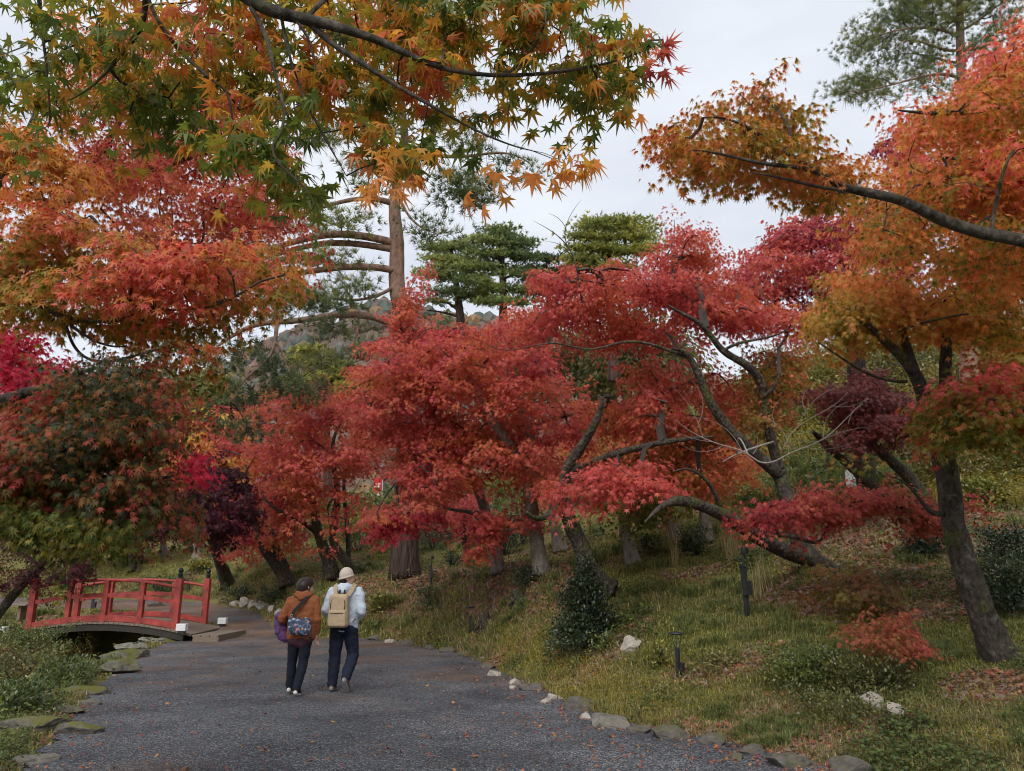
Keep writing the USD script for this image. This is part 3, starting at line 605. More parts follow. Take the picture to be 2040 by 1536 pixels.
PLUM = cloth('plum_shirt', (.06, .025, .035), 40); WHITES = cloth('white_sock', (.6, .58, .56), 40)
FLORAL = mat('floral_print', {'g': ('texture_coordinate', {}), 'v': ('voronoi_texture', {'scale': 38.0}), 'sc': ('separate_color', {}), 'r': ('rgb_ramp', {'interpolate': False, 'ramp': [(0, (.015, .03, .07)), (.42, (.06, .12, .22)), (.66, (.30, .34, .40)), (.74, (.02, .035, .07)), (.88, (.45, .17, .10))]}), 'p': ('principled_bsdf', {'roughness': .6})},
             [('g.object', 'v.vector'), ('v.color', 'sc.color'), ('sc.r', 'r.fac'), ('r.color', 'p.base_color')])

def head_bones(c, f, r=.092):
    c = np.array(c); f = unit(np.array(f, float)); up = np.array([0, 0, 1.0]); sd = np.cross(f, up)
    return c, f, sd, [[(c + up * .03 - f * .012, r), (c + up * .015 + f * .02, r * .93), (c - up * .055 + f * .035, r * .66)], [(c - up * .085 + f * .055, .034), (c - up * .03 + f * .04, .07)],
            [(c + f * .098 - up * .028, .013), (c + f * .085 + up * .008, .011)], [(c + f * .088 - up * .062 + sd * .015, .012), (c + f * .088 - up * .062 - sd * .015, .012)],
            [(c + sd * .082 - f * .01 - up * .012, .022), (c + sd * .085 - f * .02 + up * .012, .02)], [(c - sd * .082 - f * .01 - up * .012, .022), (c - sd * .085 - f * .02 + up * .012, .02)]]
def hand_bones(w, d, palm, thumb):
    """wrist, finger direction, palm's across direction, thumb side (+1/-1): palm, four unequal fingers and a thumb, slightly curled"""
    w, d, a = np.array(w, float), unit(np.array(d, float)), unit(np.array(palm, float)); n = np.cross(d, a); out = []
    out.append([(w, .024), (w + d * .075 + a * .024, .015), (w + d * .075 - a * .024, .015), (w + d * .03 + a * .02, .017), (w + d * .03 - a * .02, .017)])
    for k, ln in enumerate([.072, .080, .075, .058]):
        b0 = w + d * .082 + a * thumb * (.03 - .02 * k); b1 = b0 + d * ln * .55 + n * .008; b2 = b1 + (d * .8 + n * .6) * ln * .5
        out += [[(b0, .0095), (b1, .0088)], [(b1, .0088), (b2, .0075)]]
    t0 = w + d * .02 + a * thumb * .026; t1 = t0 + (d * .7 + a * thumb * .75) * .04; t2 = t1 + (d * .95 + a * thumb * .1 + n * .3) * .03
    return out + [[(t0, .013), (t1, .0105)], [(t1, .0105), (t2, .0085)]]
def person(label, at, J, hd, hands): 
    t = Thing('person', label, 'person', at); o = np.array(at)
    c, f, sd, hb = head_bones(*hd)
    b = [[(J['pl'][0], .10), (J['pr'][0], .085), (J['wa'], .08)], [(J['wa'], .08), (J['sl'], .042), (J['sr'], .042), (J['ch'], .085)], [(J['nk'], .05), (c - [0, 0, .03], .052)], [(J['sl'], .04), (J['sr'], .04), (J['nk'], .045)]]
    for s in 'lr':
        b += [[(J['p' + s][0], .085), (J['p' + s][1], .055)], [(J['p' + s][1], .055), (J['p' + s][2], .04)], [(J['p' + s][2], .04), (J['p' + s][3], .03)], [(J['a' + s][0], .052), (J['a' + s][1], .04)], [(J['a' + s][1], .04), (J['a' + s][2], .026)]]
    for h in hands: b += hand_bones(*h)
    v, fc = skin_mesh(b + hb, .019, 4); t.part('body', (v + o, fc), SKIN, True)
    for s in (-1, 1):
        for m_, r, k in ((WHITES, .011, .070), (SHOEK, .006, .0775)):
            e = trimesh.creation.icosphere(2, r); t.part('eye', (np.array(e.vertices) + c + f * k + sd * s * .033 + [0, 0, .005] + o, np.array(e.faces)), m_, True, label=None)
    return t, o
def V(*a): return np.array(a, float)

mx, my = on_plane(680, 1377)[0:2] if False else tuple(on_plane(np.array([678.]), np.array([1377.]))[0])
MA = (mx, my, float(PZ(np.array([mx]), np.array([my]))[0]))
J = dict(wa=V(0, 0, 1.02), ch=V(0, 0, 1.27), sl=V(-.175, 0, 1.40), sr=V(.175, 0, 1.40), nk=V(0, .01, 1.47),
         pl=[V(-.09, 0, .90), V(-.115, .05, .50), V(-.125, .0, .09), V(-.13, .15, .045)], pr=[V(.09, 0, .90), V(.145, .09, .51), V(.105, -.20, .19), V(.115, -.085, .055)],
         al=[V(-.19, 0, 1.38), V(-.255, -.05, 1.13), V(-.16, .15, 1.0)], ar=[V(.19, 0, 1.38), V(.265, -.05, 1.13), V(.16, .15, 1.0)])
man, o = person('person in beige beanie and pale blue hooded jacket walking away with navy trousers', MA, J, ((0.01, .04, 1.60), (.93, .36, .05)), [(J['al'][2], (.6, .7, -.25), (0, .3, 1), 1), (J['ar'][2], (-.6, .7, -.25), (0, .3, 1), 1)])
jk = [[(V(-.125, 0, 1.33), .115), (V(.125, 0, 1.33), .115), (V(-.10, 0, .97), .115), (V(.10, 0, .97), .115), (V(0, .04, 1.1), .14)], [(V(-.10, 0, .96), .115), (V(.10, 0, .96), .115), (V(-.10, 0, .905), .108), (V(.10, 0, .905), .108)], [(V(-.17, 0, 1.375), .075), (V(.17, 0, 1.375), .075), (V(0, 0, 1.43), .08)]]
for s in 'lr':
    a = J['a' + s]; jk += [[(a[0], .085), (a[1], .075)], [(a[1], .075), (a[2] + (a[1] - a[2]) * .12, .055)]]
v, f = skin_mesh(jk, .018, 5, .024, 3, 11); man.part('jacket', (v + o, f), PALEB, True)
hood = [[(V(-.10, -.06, 1.455), .05), (V(0, -.125, 1.41), .055), (V(-.05, -.10, 1.47), .05)], [(V(.10, -.06, 1.455), .05), (V(0, -.125, 1.41), .055), (V(.05, -.10, 1.47), .05)], [(V(-.10, -.06, 1.455), .05), (V(-.09, .04, 1.46), .045)], [(V(.10, -.06, 1.455), .05), (V(.09, .04, 1.46), .045)], [(V(-.04, -.10, 1.485), .045), (V(.04, -.10, 1.485), .045)]]
v, f = skin_mesh(hood, .014, 6, .012, 5, 16); man.part('hood', (v + o, f), PALEB, True)
def trousers(J, r0=.115, r1=.085, r2=.072, wa=.98):
    b = [[(V(-.075, 0, wa), r0 * .98), (V(.075, 0, wa), r0 * .98), (J['pl'][0], r0), (J['pr'][0], r0)]]
    for s in 'lr': b += [[(J['p' + s][0], r0), (J['p' + s][1], r1)], [(J['p' + s][1], r1), (J['p' + s][2] + (J['p' + s][1] - J['p' + s][2]) * .06, r2)]]
    return b
v, f = skin_mesh(trousers(J, .115, .088, .072, .90), .018, 5, .018, 8, 8); man.part('trousers', (v + o, f), NAVY, True)
def shoe(t, o, ank, toe, upm, solem, ln=.27):
    h = ank + (ank - toe) * .18; d = unit(toe - ank)
    v, f = skin_mesh([[(h + V(0, 0, -.02), .042), (ank + V(0, 0, .01), .05)], [(h + V(0, 0, -.035), .042), (toe, .042), (ank + V(0, 0, -.01), .05)], [(toe, .042), (toe + d * .07, .034)]], .012, 4); t.part('shoe', (v + o, f), upm, True)
    dn = unit(np.cross(np.cross(d, V(0, 0, 1)), d)) * -1
    v, f = skin_mesh([[(h + dn * .055 - d * .012, .03), (toe + dn * .028, .04), (toe + d * .075 + dn * .02, .032)]], .012, 2); n_ = -dn
    q = (v - toe) @ dn; v = v + dn * np.where(q < .02, .02 - q, 0)[:, None] * .75; t.part('shoe_sole', (v + o, f), solem, True)
for s in 'lr':
    shoe(man, o, J['p' + s][2], J['p' + s][3], SHOEB, plain('grey_rubber' + s, (.25, .24, .23), .7)); a = J['p' + s][2]
    v, f = skin_mesh([[(a + V(0, 0, -.01), .046), (a + (J['p' + s][1] - a) * .16, .05)]], .015, 2); man.part('sock', (v + o, f), WHITES, True)
hc = V(.01, .04, 1.60); bf = unit(V(.93, .36, .05))
e = trimesh.creation.icosphere(3, 1.0); q = np.array(e.vertices); q = q[:, :] * [.108, .112, .125]; q[:, 2] = np.maximum(q[:, 2], -.022 + .028 * np.clip((q @ bf) / .1, -1, 1))
q *= (1 + .03 * (fbm(q * 22, 3, 2) - .5))[:, None]; man.part('beanie', (q + hc + V(-.015, -.005, .035) + o, np.array(e.faces)), BEANIE, True)
cf = [hc + V(-.015, -.005, .012) + np.array([math.cos(t) * .104, math.sin(t) * .108, .028 * (math.cos(t) * bf[0] + math.sin(t) * bf[1])]) for t in np.linspace(0, 2 * math.pi, 22)]
man.part('beanie_cuff', (lambda m: (m[0] + o, m[1]))(tube(cf, [.015] * 22, 8, 2, .0)), BEANIE, True)
v, f = skin_mesh([[(hc - bf * .05 + V(0, 0, -.03), .075), (hc - bf * .03 + V(0, 0, -.085), .05)]], .015, 3); man.part('hair', (v + o, f), HAIR, True)

def rbox(c, s, r, taper=1.0, seed=0, wr=.006):
    c, s = np.array(c), np.array(s) / 2 - r
    b = [[(c + s * [a * (taper if k > 0 else 1), d, k], r) for a in (-1, 1) for d in (-1, 1) for k in (-1, 1)]]
    return skin_mesh(b, .02, 4, wr, seed, 12)
bp = Thing('backpack', 'khaki backpack worn by the person in the beanie', 'backpack', np.array(MA) + [0, -.2, .9]); bo = np.array(MA)
v, f = rbox((-.035, -.235, 1.135), (.30, .17, .47), .05, .86, 2); bp.part('pack', (v + bo, f), KHAKI, True)
v, f = rbox((-.035, -.315, 1.03), (.265, .06, .23), .028, .92, 4); bp.part('front_pocket', (v + bo, f), KHAKI, True)
zp = [V(-.135, -.318, 1.16), V(-.13, -.318, 1.27), V(-.10, -.312, 1.315), V(.03, -.312, 1.315), V(.06, -.318, 1.27), V(.065, -.318, 1.16)]
bp.part('zip', (lambda m: (m[0] + bo, m[1]))(tube(zp, [.006] * 6, 5, 4, 0)), STRAPM); bp.part('zip', (lambda m: (m[0] + bo, m[1]))(tube([V(-.14, -.347, 1.10), V(-.03, -.350, 1.105), V(.06, -.347, 1.10)], [.004] * 3, 5, 4, 0)), STRAPM)
for sx in (-.045, .025): bp.part('top_loop', (lambda m: (m[0] + bo, m[1]))(tube([V(sx, -.20, 1.36), V(sx, -.175, 1.42), V(sx * .9, -.13, 1.41)], [.013] * 3, 6, 4, 0)), STRAPM)
def strap(pts, w, th=.008):
    pts = np.array(pts); s = np.concatenate([[0], np.cumsum(np.linalg.norm(np.diff(pts[:, :3], axis=0), axis=1))]); t = np.linspace(0, s[-1], 26); c = CubicSpline(s, pts)(t)
    tg = unit(np.gradient(c, axis=0)); out = unit((c - V(0, 0, 1.2)) * [1, 1, .6]); sd = unit(np.cross(tg, out)); n = np.cross(sd, tg)
    r = np.stack([c - sd * w / 2, c + sd * w / 2, c + sd * w / 2 + n * th, c - sd * w / 2 + n * th], 1); v = r.reshape(-1, 3); fs = [(k * 4 + i, (k + 1) * 4 + i, (k + 1) * 4 + (i + 1) % 4, k * 4 + (i + 1) % 4) for k in range(25) for i in range(4)]
    f = np.array(fs); return v, np.vstack([f[:, [0, 1, 2]], f[:, [0, 2, 3]]])
for sx in (-1, 1):
    v, f = strap([V(sx * .075 - .02, -.175, 1.335), V(sx * .12, -.135, 1.43), V(sx * .145, -.02, 1.505), V(sx * .15, .09, 1.44), V(sx * .155, .155, 1.28), V(sx * .175, .10, 1.08), V(sx * .165, -.13, 1.0)], .062); bp.part('shoulder_strap', (v + bo, f), KHAKI, 40)

wx, wy = tuple(on_plane(np.array([592.]), np.array([1385.]))[0]); WA = (wx, wy, float(PZ(np.array([wx]), np.array([wy]))[0]))
J = dict(wa=V(0, 0, .95), ch=V(0, 0, 1.18), sl=V(-.155, 0, 1.305), sr=V(.155, 0, 1.305), nk=V(0, .01, 1.37),
         pl=[V(-.085, .0, .83), V(-.13, .10, .46), V(-.155, .16, .10), V(-.165, .29, .045)], pr=[V(.08, 0, .83), V(.05, .03, .46), V(-.0, -.06, .095), V(-.005, .07, .045)],
         al=[V(-.165, 0, 1.285), V(-.27, -.05, 1.04), V(-.26, .15, .94)], ar=[V(.165, 0, 1.285), V(.225, -.02, 1.03), V(.21, .05, .83)])
wom, o = person('person with short dark hair in rust hoodie walking away, carrying a purple jacket', WA, J, ((0.015, .03, 1.475), (.72, .68, .02)), [(J['al'][2], (.3, .85, -.3), (0, .3, 1), 1), (J['ar'][2], (-.02, .12, -1), (.25, .97, 0), 1)])
kn = [[(V(-.115, 0, 1.245), .105), (V(.115, 0, 1.245), .105), (V(-.085, 0, .98), .115), (V(.085, 0, .98), .115)], [(V(-.085, 0, .98), .115), (V(.085, 0, .98), .115), (V(-.095, 0, .81), .115), (V(.095, 0, .81), .115)], [(V(-.15, 0, 1.285), .062), (V(.15, 0, 1.285), .062), (V(0, 0, 1.34), .07)]]
for s in 'lr':
    a = J['a' + s]; kn += [[(a[0], .072), (a[1], .062)], [(a[1], .062), (a[2] + (a[1] - a[2]) * .12, .046)]]
v, f = skin_mesh(kn, .017, 5, .018, 13, 11); wom.part('hoodie', (v + o, f), HOODB, True)
hd = [[(V(-.09, -.05, 1.365), .042), (V(0, -.10, 1.325), .045)], [(V(.09, -.05, 1.365), .042), (V(0, -.10, 1.325), .045)], [(V(-.07, -.06, 1.395), .035), (V(.07, -.06, 1.395), .035), (V(0, -.09, 1.36), .042)], [(V(-.09, -.05, 1.365), .042), (V(-.085, .04, 1.37), .036)], [(V(.09, -.05, 1.365), .042), (V(.085, .04, 1.37), .036)]]
v, f = skin_mesh(hd, .013, 6, .009, 15, 16); wom.part('hood', (v + o, f), HOODB, True)
v, f = skin_mesh([[(V(-.09, 0, .80), .112), (V(.09, 0, .80), .112), (V(-.09, 0, .765), .108), (V(.03, 0, .72), .10)]], .02, 4, .008, 17); wom.part('shirt_hem', (v + o, f), PLUM, True)
v, f = skin_mesh(trousers(J, .098, .070, .060, .82), .018, 5, .013, 18, 9); wom.part('jeans', (v + o, f), NAVY2, True)
for s in 'lr': shoe(wom, o, J['p' + s][2], J['p' + s][3], SHOEK, SHOEW)
hc = V(.015, .03, 1.475); ff_ = unit(V(.72, .68, .02)); sd_ = np.cross(ff_, V(0, 0, 1))
v, f = skin_mesh([[(hc + V(0, 0, .035) - ff_ * .02, .105), (hc + V(0, 0, .01) - ff_ * .035, .108), (hc + V(0, 0, .045) + ff_ * .025, .09)], [(hc - ff_ * .045 + V(0, 0, -.02), .10), (hc - ff_ * .05 + V(0, 0, -.095), .07), (hc - sd_ * .06 - ff_ * .01 + V(0, 0, -.06), .045), (hc + sd_ * .06 - ff_ * .01 + V(0, 0, -.06), .045)]], .013, 5, .004, 19, 30); wom.part('hair', (v + o, f), HAIR, True)
bg = Thing('shoulder_bag', 'blue floral shoulder bag hanging on the back of the rust hoodie', 'bag', np.array(WA) + [.05, -.18, .9]); bo = np.array(WA)
v, f = skin_mesh([[(V(-.10, -.175, 1.0), .055), (V(.13, -.175, .975), .055), (V(-.07, -.185, .89), .06), (V(.12, -.185, .865), .06)], [(V(-.10, -.175, 1.04), .035), (V(.02, -.175, 1.0), .04)], [(V(.13, -.175, 1.02), .035), (V(.07, -.175, .98), .04)]], .016, 6, .01, 21, 14); bg.part('pouch', (v + bo, f), FLORAL, True)
v, f = strap([V(-.105, -.165, 1.075), V(-.06, -.165, 1.16), V(.06, -.125, 1.30), V(.115, -.02, 1.385), V(.10, .10, 1.28), V(.02, .145, 1.1)], .045); bg.part('strap', (v + bo, f), STRAPM, 40)
for q_ in (V(-.105, -.175, 1.085), V(.10, -.18, 1.05)): bg.part('ring', (lambda m: (m[0] + bo + q_, m[1]))(tube([V(.014 * math.cos(t), 0, .014 * math.sin(t)) for t in np.linspace(0, 6.28, 9)], [.004] * 9, 5, 2, 0)), plain('steel', (.5, .5, .5), .3, .05, 20, 0, 1.0) if q_[0] < 0 else stage and UsdShade.Material.Get(stage, '/World/Looks/steel'))
v, f = skin_mesh([[(V(-.335, .02, 1.08), .06), (V(-.27, .10, 1.05), .07), (V(-.35, .06, .98), .06)], [(V(-.35, .05, 1.0), .065), (V(-.29, .08, .86), .07), (V(-.335, .02, .86), .055)], [(V(-.29, .06, .88), .075), (V(-.235, .06, .76), .06), (V(-.30, .03, .78), .05)]], .016, 5, .022, 23, 13)
single('folded_jacket', (v + np.array(WA), f), PURPLE, 'purple padded jacket carried over the left arm of the rust hoodie', 'jacket', np.array(WA) + [-.3, .05, .75], True)

# ------------------------------------------------------------------ far hill and background trees
hx, hy = np.meshgrid(np.linspace(-330, 160, 90), np.linspace(150, 420, 50), indexing='xy')
def hillz(x, y):
    r = np.interp(x, [-330, -250, -190, -150, -110, -80, -50, 0, 80, 160], [15, 26, 34, 48, 66, 80, 88, 82, 66, 45])
    p = np.stack([x, y, 0 * x], -1)
    return 2 + 1.24 * r * np.exp(-((y - 285) / 75.0) ** 2) * (0.92 + .16 * fbm(p / 45.0, 3, 2)) - 6
hz = hillz(hx, hy)
HILL = mat('wooded_hill', {'g': ('geometry', {}), 'n': ('noise_texture', {'scale': 0.11, 'detail': 7.0, 'roughness': 0.7}), 'r': ('rgb_ramp', {'ramp': [(0.3, (.05, .06, .05)), (0.5, (.12, .085, .07)), (0.7, (.17, .11, .065))]}), 'p': ('principled_bsdf', {'roughness': .95})}, [('g.position', 'n.vector'), ('n.fac', 'r.fac'), ('r.color', 'p.base_color')])
hm = put('/World/hill', np.stack([hx, hy, hz], -1).reshape(-1, 3), grid_faces(50, 90), HILL, grid_normals(hx, hy, hz)); setd(hm.GetPrim(), kind='structure', label='wooded autumn hillside rising beyond the park')
rng = np.random.default_rng(77)
bx, by = rng.uniform(-230, 30, 1500), rng.uniform(170, 285, 1500); bz = hillz(bx, by)
lv, lf = [], []; o_ = 0; tc = []
ico = trimesh.creation.icosphere(1)
hues = np.array([(.05, .065, .05), (.14, .09, .065), (.11, .08, .07), (.20, .12, .05), (.09, .085, .075), (.17, .095, .07)])
for i in range(1500):
    v = np.array(ico.vertices) * (1 + .8 * (fbm(np.array(ico.vertices) * 2.1 + i, 3, 1) - .5)[:, None]) * [2.6, 2.6, 3.4] * rng.uniform(.7, 1.3)
    lv.append(v + [bx[i], by[i], bz[i] + 1.2]); lf.append(np.array(ico.faces) + o_); o_ += len(v); tc.append(np.repeat(hues[rng.integers(6)][None] * rng.uniform(.8, 1.2), len(v), 0))
single('far_woodland', (np.vstack(lv), np.vstack(lf)), LITTER, 'autumn woodland covering the far hill', tint=np.vstack(tc), kind='stuff')

# mid pines behind the red maples
def midpine(nm_label, Y, trunk, tr, pads, n, hue, limbs=(), seed=1):
    return pine('pine_tree', nm_label, [([(u, v, Y) for u, v in trunk], tr)] + [([(u, v, Y + dy) for u, v, dy in l], [.10, .035]) for l in limbs],
                [dict(pads=[(a, b, c * 1.2, d * .55) for a, b, c, d in pads], n=int(n * .62), Y=Y, T=1.3, k=9, R=.62, s=.22, hue=hue, up=.7, flat=.12)], 'pines behind the red maples', seed, [BARKPINE, BARKPINE], TUFTFAR, .007)
midpine('green pine left of the tallest mid distance pine with bare lower limbs', 48, [(925, 760), (918, 640), (908, 560), (898, 488)], [.32, .28, .2, .08],
        [(898, 492, 46, 12), (872, 515, 36, 11), (932, 520, 34, 10), (862, 545, 30, 10), (915, 552, 50, 10), (890, 580, 40, 10), (945, 590, 34, 10), (868, 600, 26, 9), (900, 530, 40, 9)], 620, PNF,
        [[(914, 620, 0), (885, 600, -.5), (860, 596, -1)], [(916, 632, 0), (880, 622, .5), (850, 618, .8)], [(905, 560, 0), (940, 548, .6)]], 11)
midpine('tallest mid distance pine with layered flat crown above the red maples', 46, [(1012, 760), (1003, 630), (1001, 540), (994, 455)], [.34, .28, .2, .07],
        [(992, 458, 26, 12), (965, 478, 36, 12), (1022, 484, 38, 15), (985, 505, 58, 12), (1040, 512, 30, 10), (955, 530, 46, 11), (1030, 545, 46, 11), (975, 575, 44, 11), (1000, 600, 50, 12), (945, 560, 30, 9), (1050, 575, 26, 9), (1005, 470, 22, 9)], 900, PNF,
        [[(1002, 575, 0), (970, 560, -.5), (945, 562, -1)], [(1002, 555, 0), (1035, 545, .8)], [(1001, 520, 0), (965, 506, .3)]], 12)
midpine('thin dark pine right of the tallest mid distance pine', 52, [(1098, 740), (1093, 600), (1088, 512)], [.25, .2, .07],
        [(1088, 515, 38, 11), (1062, 535, 34, 10), (1118, 540, 34, 10), (1092, 560, 46, 10), (1070, 582, 34, 9), (1122, 575, 30, 9)], 420, [(.2, (.03, .045, .025)), (.6, (.055, .075, .035)), (.9, (.09, .11, .04))],
        [[(1092, 590, 0), (1060, 572, .4)], [(1090, 560, 0), (1125, 548, -.4)]], 13)
midpine('flat topped yellow green pine behind the highest red maple', 44, [(1222, 760), (1216, 600), (1210, 500), (1206, 455)], [.28, .25, .16, .07],
        [(1225, 440, 62, 8), (1190, 452, 44, 8), (1265, 455, 46, 7), (1160, 470, 34, 9), (1225, 474, 70, 9), (1285, 492, 34, 9), (1185, 495, 52, 10), (1235, 502, 60, 9), (1160, 515, 30, 10), (1200, 530, 60, 10), (1180, 560, 44, 9)], 880, PNY,
        [[(1212, 530, 0), (1170, 515, -.6)], [(1211, 500, 0), (1265, 488, .6)], [(1208, 470, 0), (1170, 458, .3)]], 14)
midpine('bright yellow green pine below the long pine limb', 42, [(655, 980), (650, 830), (640, 740), (625, 695)], [.22, .2, .13, .05],
        [(625, 697, 28, 10), (600, 715, 30, 9), (650, 722, 34, 10), (690, 740, 40, 12), (640, 752, 46, 10), (595, 760, 34, 12), (700, 770, 36, 10), (660, 785, 50, 12), (610, 800, 46, 14), (690, 815, 50, 14), (560, 790, 40, 14)], 900, PNY, [[(648, 790, 0), (600, 765, .5)], [(645, 770, 0), (690, 745, -.5)]], 15)
midpine('dull green pine standing in the gap left of the yellow green pine', 50, [(470, 1000), (475, 850), (470, 800)], [.22, .2, .06],
        [(470, 805, 40, 20), (430, 825, 44, 18), (505, 830, 40, 18), (460, 855, 60, 18), (540, 860, 40, 16), (420, 870, 50, 16)], 520, [(.2, (.05, .065, .03)), (.6, (.09, .10, .035)), (.9, (.14, .14, .045))], [], 16)
for k, (u, v, Y, w, h, hue, lb) in enumerate([(300, 800, 62, 110, 70, [(.2, (.10, .11, .03)), (.6, (.2, .18, .04)), (.9, (.30, .24, .05))], 'yellow green tree beyond the bridge behind the dark maple'), (400, 790, 56, 90, 60, [(.2, (.08, .10, .03)), (.8, (.2, .19, .045))], 'olive tree in the gap behind the orange boughs'),
        (215, 770, 95, 90, 50, [(.2, (.06, .085, .06)), (.8, (.11, .13, .085))], 'grey green misty tree at the far left gap'), (330, 880, 50, 90, 60, [(.2, (.22, .13, .03)), (.8, (.34, .2, .04))], 'tawny tree low behind the dark maple'), (120, 790, 100, 110, 55, [(.2, (.06, .08, .06)), (.8, (.10, .12, .08))], 'pale hazy tree at the left frame edge'),
        (430, 905, 46, 60, 45, [(.2, ORA), (.8, YEL)], 'orange yellow maple glowing behind the crimson one'), (1100, 700, 60, 160, 110, [(.2, (.07, .085, .03)), (.8, (.17, .16, .05))], 'green tree filling the gap behind the central red maples'), (1280, 690, 56, 130, 110, [(.2, (.08, .09, .035)), (.8, (.19, .16, .06))], 'olive tree behind the middle of the red maples'), (880, 700, 64, 90, 70, [(.2, (.06, .08, .03)), (.8, (.12, .13, .05))], 'dark green tree behind the big pine trunk')]):
    mpp = Y / FPX
    g0 = H(*(np.array([P(u, v, Y)[0]]), np.array([Y])))[0]; zt = P(u, v, Y)[2]
    maple('broadleaf_tree', lb, [([('w', P(u, v, Y)[0], Y, g0 - .1), ('w', P(u, v, Y)[0] + .2, Y, (g0 + zt) / 2), ('w', P(u, v, Y)[0], Y, zt)], [.25, .14, .05])],
          [dict(pads=[(u, v, w * .6, h), (u - w * .5, v + h * .3, w * .5, h * .6), (u + w * .5, v + h * .25, w * .5, h * .65)], n=230, Y=Y, T=3.0, k=26, R=1.5, s=.42, hue=hue, tpl=KITE, zj=.5, droop=.3, rough=.8)], BARKPALE, seed=100 + k, twig=.012)

# ------------------------------------------------------------------ the big pine
YN = 25.0
pine('big_pine', 'tall old pine with thick furrowed trunk and long bare limbs left of centre',
     [([(808, 1154, YN), (808, 1060, YN), (812, 960, YN), (808, 850, YN), (802, 720, YN), (797, 600, YN)], [.46, .40, .36, .33, .30, .28]),
      ([(797, 605, YN), (790, 540, YN), (791, 480, YN), (786, 410, YN), (797, 340, YN), (806, 280, YN), (800, 200, YN), (815, 90, YN), (810, -60, YN)], [.285, .27, .25, .2, .17, .15, .12, .09, .05]),
      ([(790, 486, YN), (720, 470, YN - .3), (650, 468, YN - .7), (600, 478, YN - 1), (520, 500, YN - 1.4), (440, 515, YN - 2)], [.16, .14, .13, .12, .08, .04]),
      ([(789, 498, YN), (720, 487, YN - .1), (640, 486, YN - .2), (560, 505, YN), (500, 520, YN + .4)], [.13, .12, .11, .07, .03]),
      ([(796, 542, YN), (740, 532, YN - .5), (650, 536, YN - 1), (560, 548, YN - 1.6), (470, 545, YN - 2)], [.14, .125, .11, .08, .04]),
      ([(806, 660, YN), (770, 640, YN - .5), (720, 628, YN - 1), (650, 630, YN - 1.5), (580, 640, YN - 2), (520, 645, YN - 2.4), (470, 665, YN - 2.8), (420, 700, YN - 3)], [.15, .14, .125, .11, .095, .08, .06, .03]),
      ([(788, 408, YN), (740, 396, YN - .4), (690, 400, YN - .8), (620, 420, YN - 1), (550, 440, YN - 1.5)], [.12, .1, .08, .06, .03]),
      ([(806, 350, YN), (828, 320, YN - .2), (846, 290, YN - .5), (862, 268, YN - .8), (860, 210, YN - 1)], [.15, .16, .15, .1, .05]),
      ([(812, 302, YN), (860, 308, YN - .3), (920, 312, YN - .6), (980, 305, YN - .9), (1060, 330, YN - 1)], [.09, .08, .06, .045, .02]),
      ([(860, 305, YN - .3), (885, 345, YN - .4), (910, 370, YN - .5), (950, 400, YN - .6)], [.06, .05, .04, .02]),
      ([(800, 405, YN), (815, 430, YN - .2), (835, 450, YN - .4), (870, 465, YN - .6)], [.05, .045, .035, .015]),
      ([(798, 560, YN), (760, 585, YN - .4), (700, 598, YN - .8), (650, 590, YN - 1)], [.07, .06, .045, .02]),
      ([(552, 644, YN - 2.2), (548, 680, YN - 2.3), (540, 705, YN - 2.3), (500, 745, YN - 2.3), (470, 790, YN - 2.4)], [.07, .055, .045, .03, .012]),
      ([(548, 680, YN - 2.3), (560, 700, YN - 2.2), (570, 725, YN - 2.1), (578, 745, YN - 2.1)], [.05, .035, .025, .012]),
      ([(700, 628, YN - 1.1), (712, 660, YN - 1.2), (705, 690, YN - 1.2), (730, 720, YN - 1.2)], [.05, .045, .035, .015])],
     [dict(pads=[(930, 388, 46, 24), (895, 355, 40, 18), (1050, 345, 38, 16), (985, 350, 40, 14), (860, 462, 48, 22), (840, 440, 30, 14), (905, 470, 20, 14), (640, 515, 60, 16), (560, 520, 60, 18), (700, 520, 36, 12), (590, 590, 60, 22), (660, 606, 50, 18), (720, 575, 40, 18), (500, 540, 50, 18),
                    (690, 445, 60, 14), (600, 445, 60, 16), (520, 460, 50, 16), (740, 380, 40, 12), (870, 250, 50, 18), (760, 250, 60, 18), (930, 290, 50, 14), (700, 330, 60, 16), (820, 150, 70, 24), (900, 170, 60, 18), (720, 190, 60, 20), (640, 270, 60, 18), (780, 60, 90, 30), (850, 20, 80, 26), (1000, 320, 40, 10)], n=330, Y=YN - .9, T=1.0, k=12, R=.62, s=.26, hue=PN, up=.75, flat=.4),
      dict(pads=[(545, 625, 44, 14), (480, 700, 50, 28), (430, 720, 44, 26), (690, 665, 44, 26), (655, 650, 30, 14), (730, 700, 40, 30), (560, 735, 36, 20), (520, 790, 60, 24), (600, 770, 50, 26), (660, 720, 34, 24), (480, 850, 60, 24), (400, 690, 40, 22), (350, 690, 50, 24), (700, 610, 50, 14), (470, 560, 50, 16)], n=85, Y=YN - 2.0, T=.9, k=12, R=.6, s=.27, hue=[(0.2, (.06, .08, .035)), (0.6, (.10, .115, .045)), (0.9, (.17, .165, .06))], up=.3, flat=.5)],
     None, 21, [BARKPINE, BARKPINEUP], TUFT, .007, split=True)

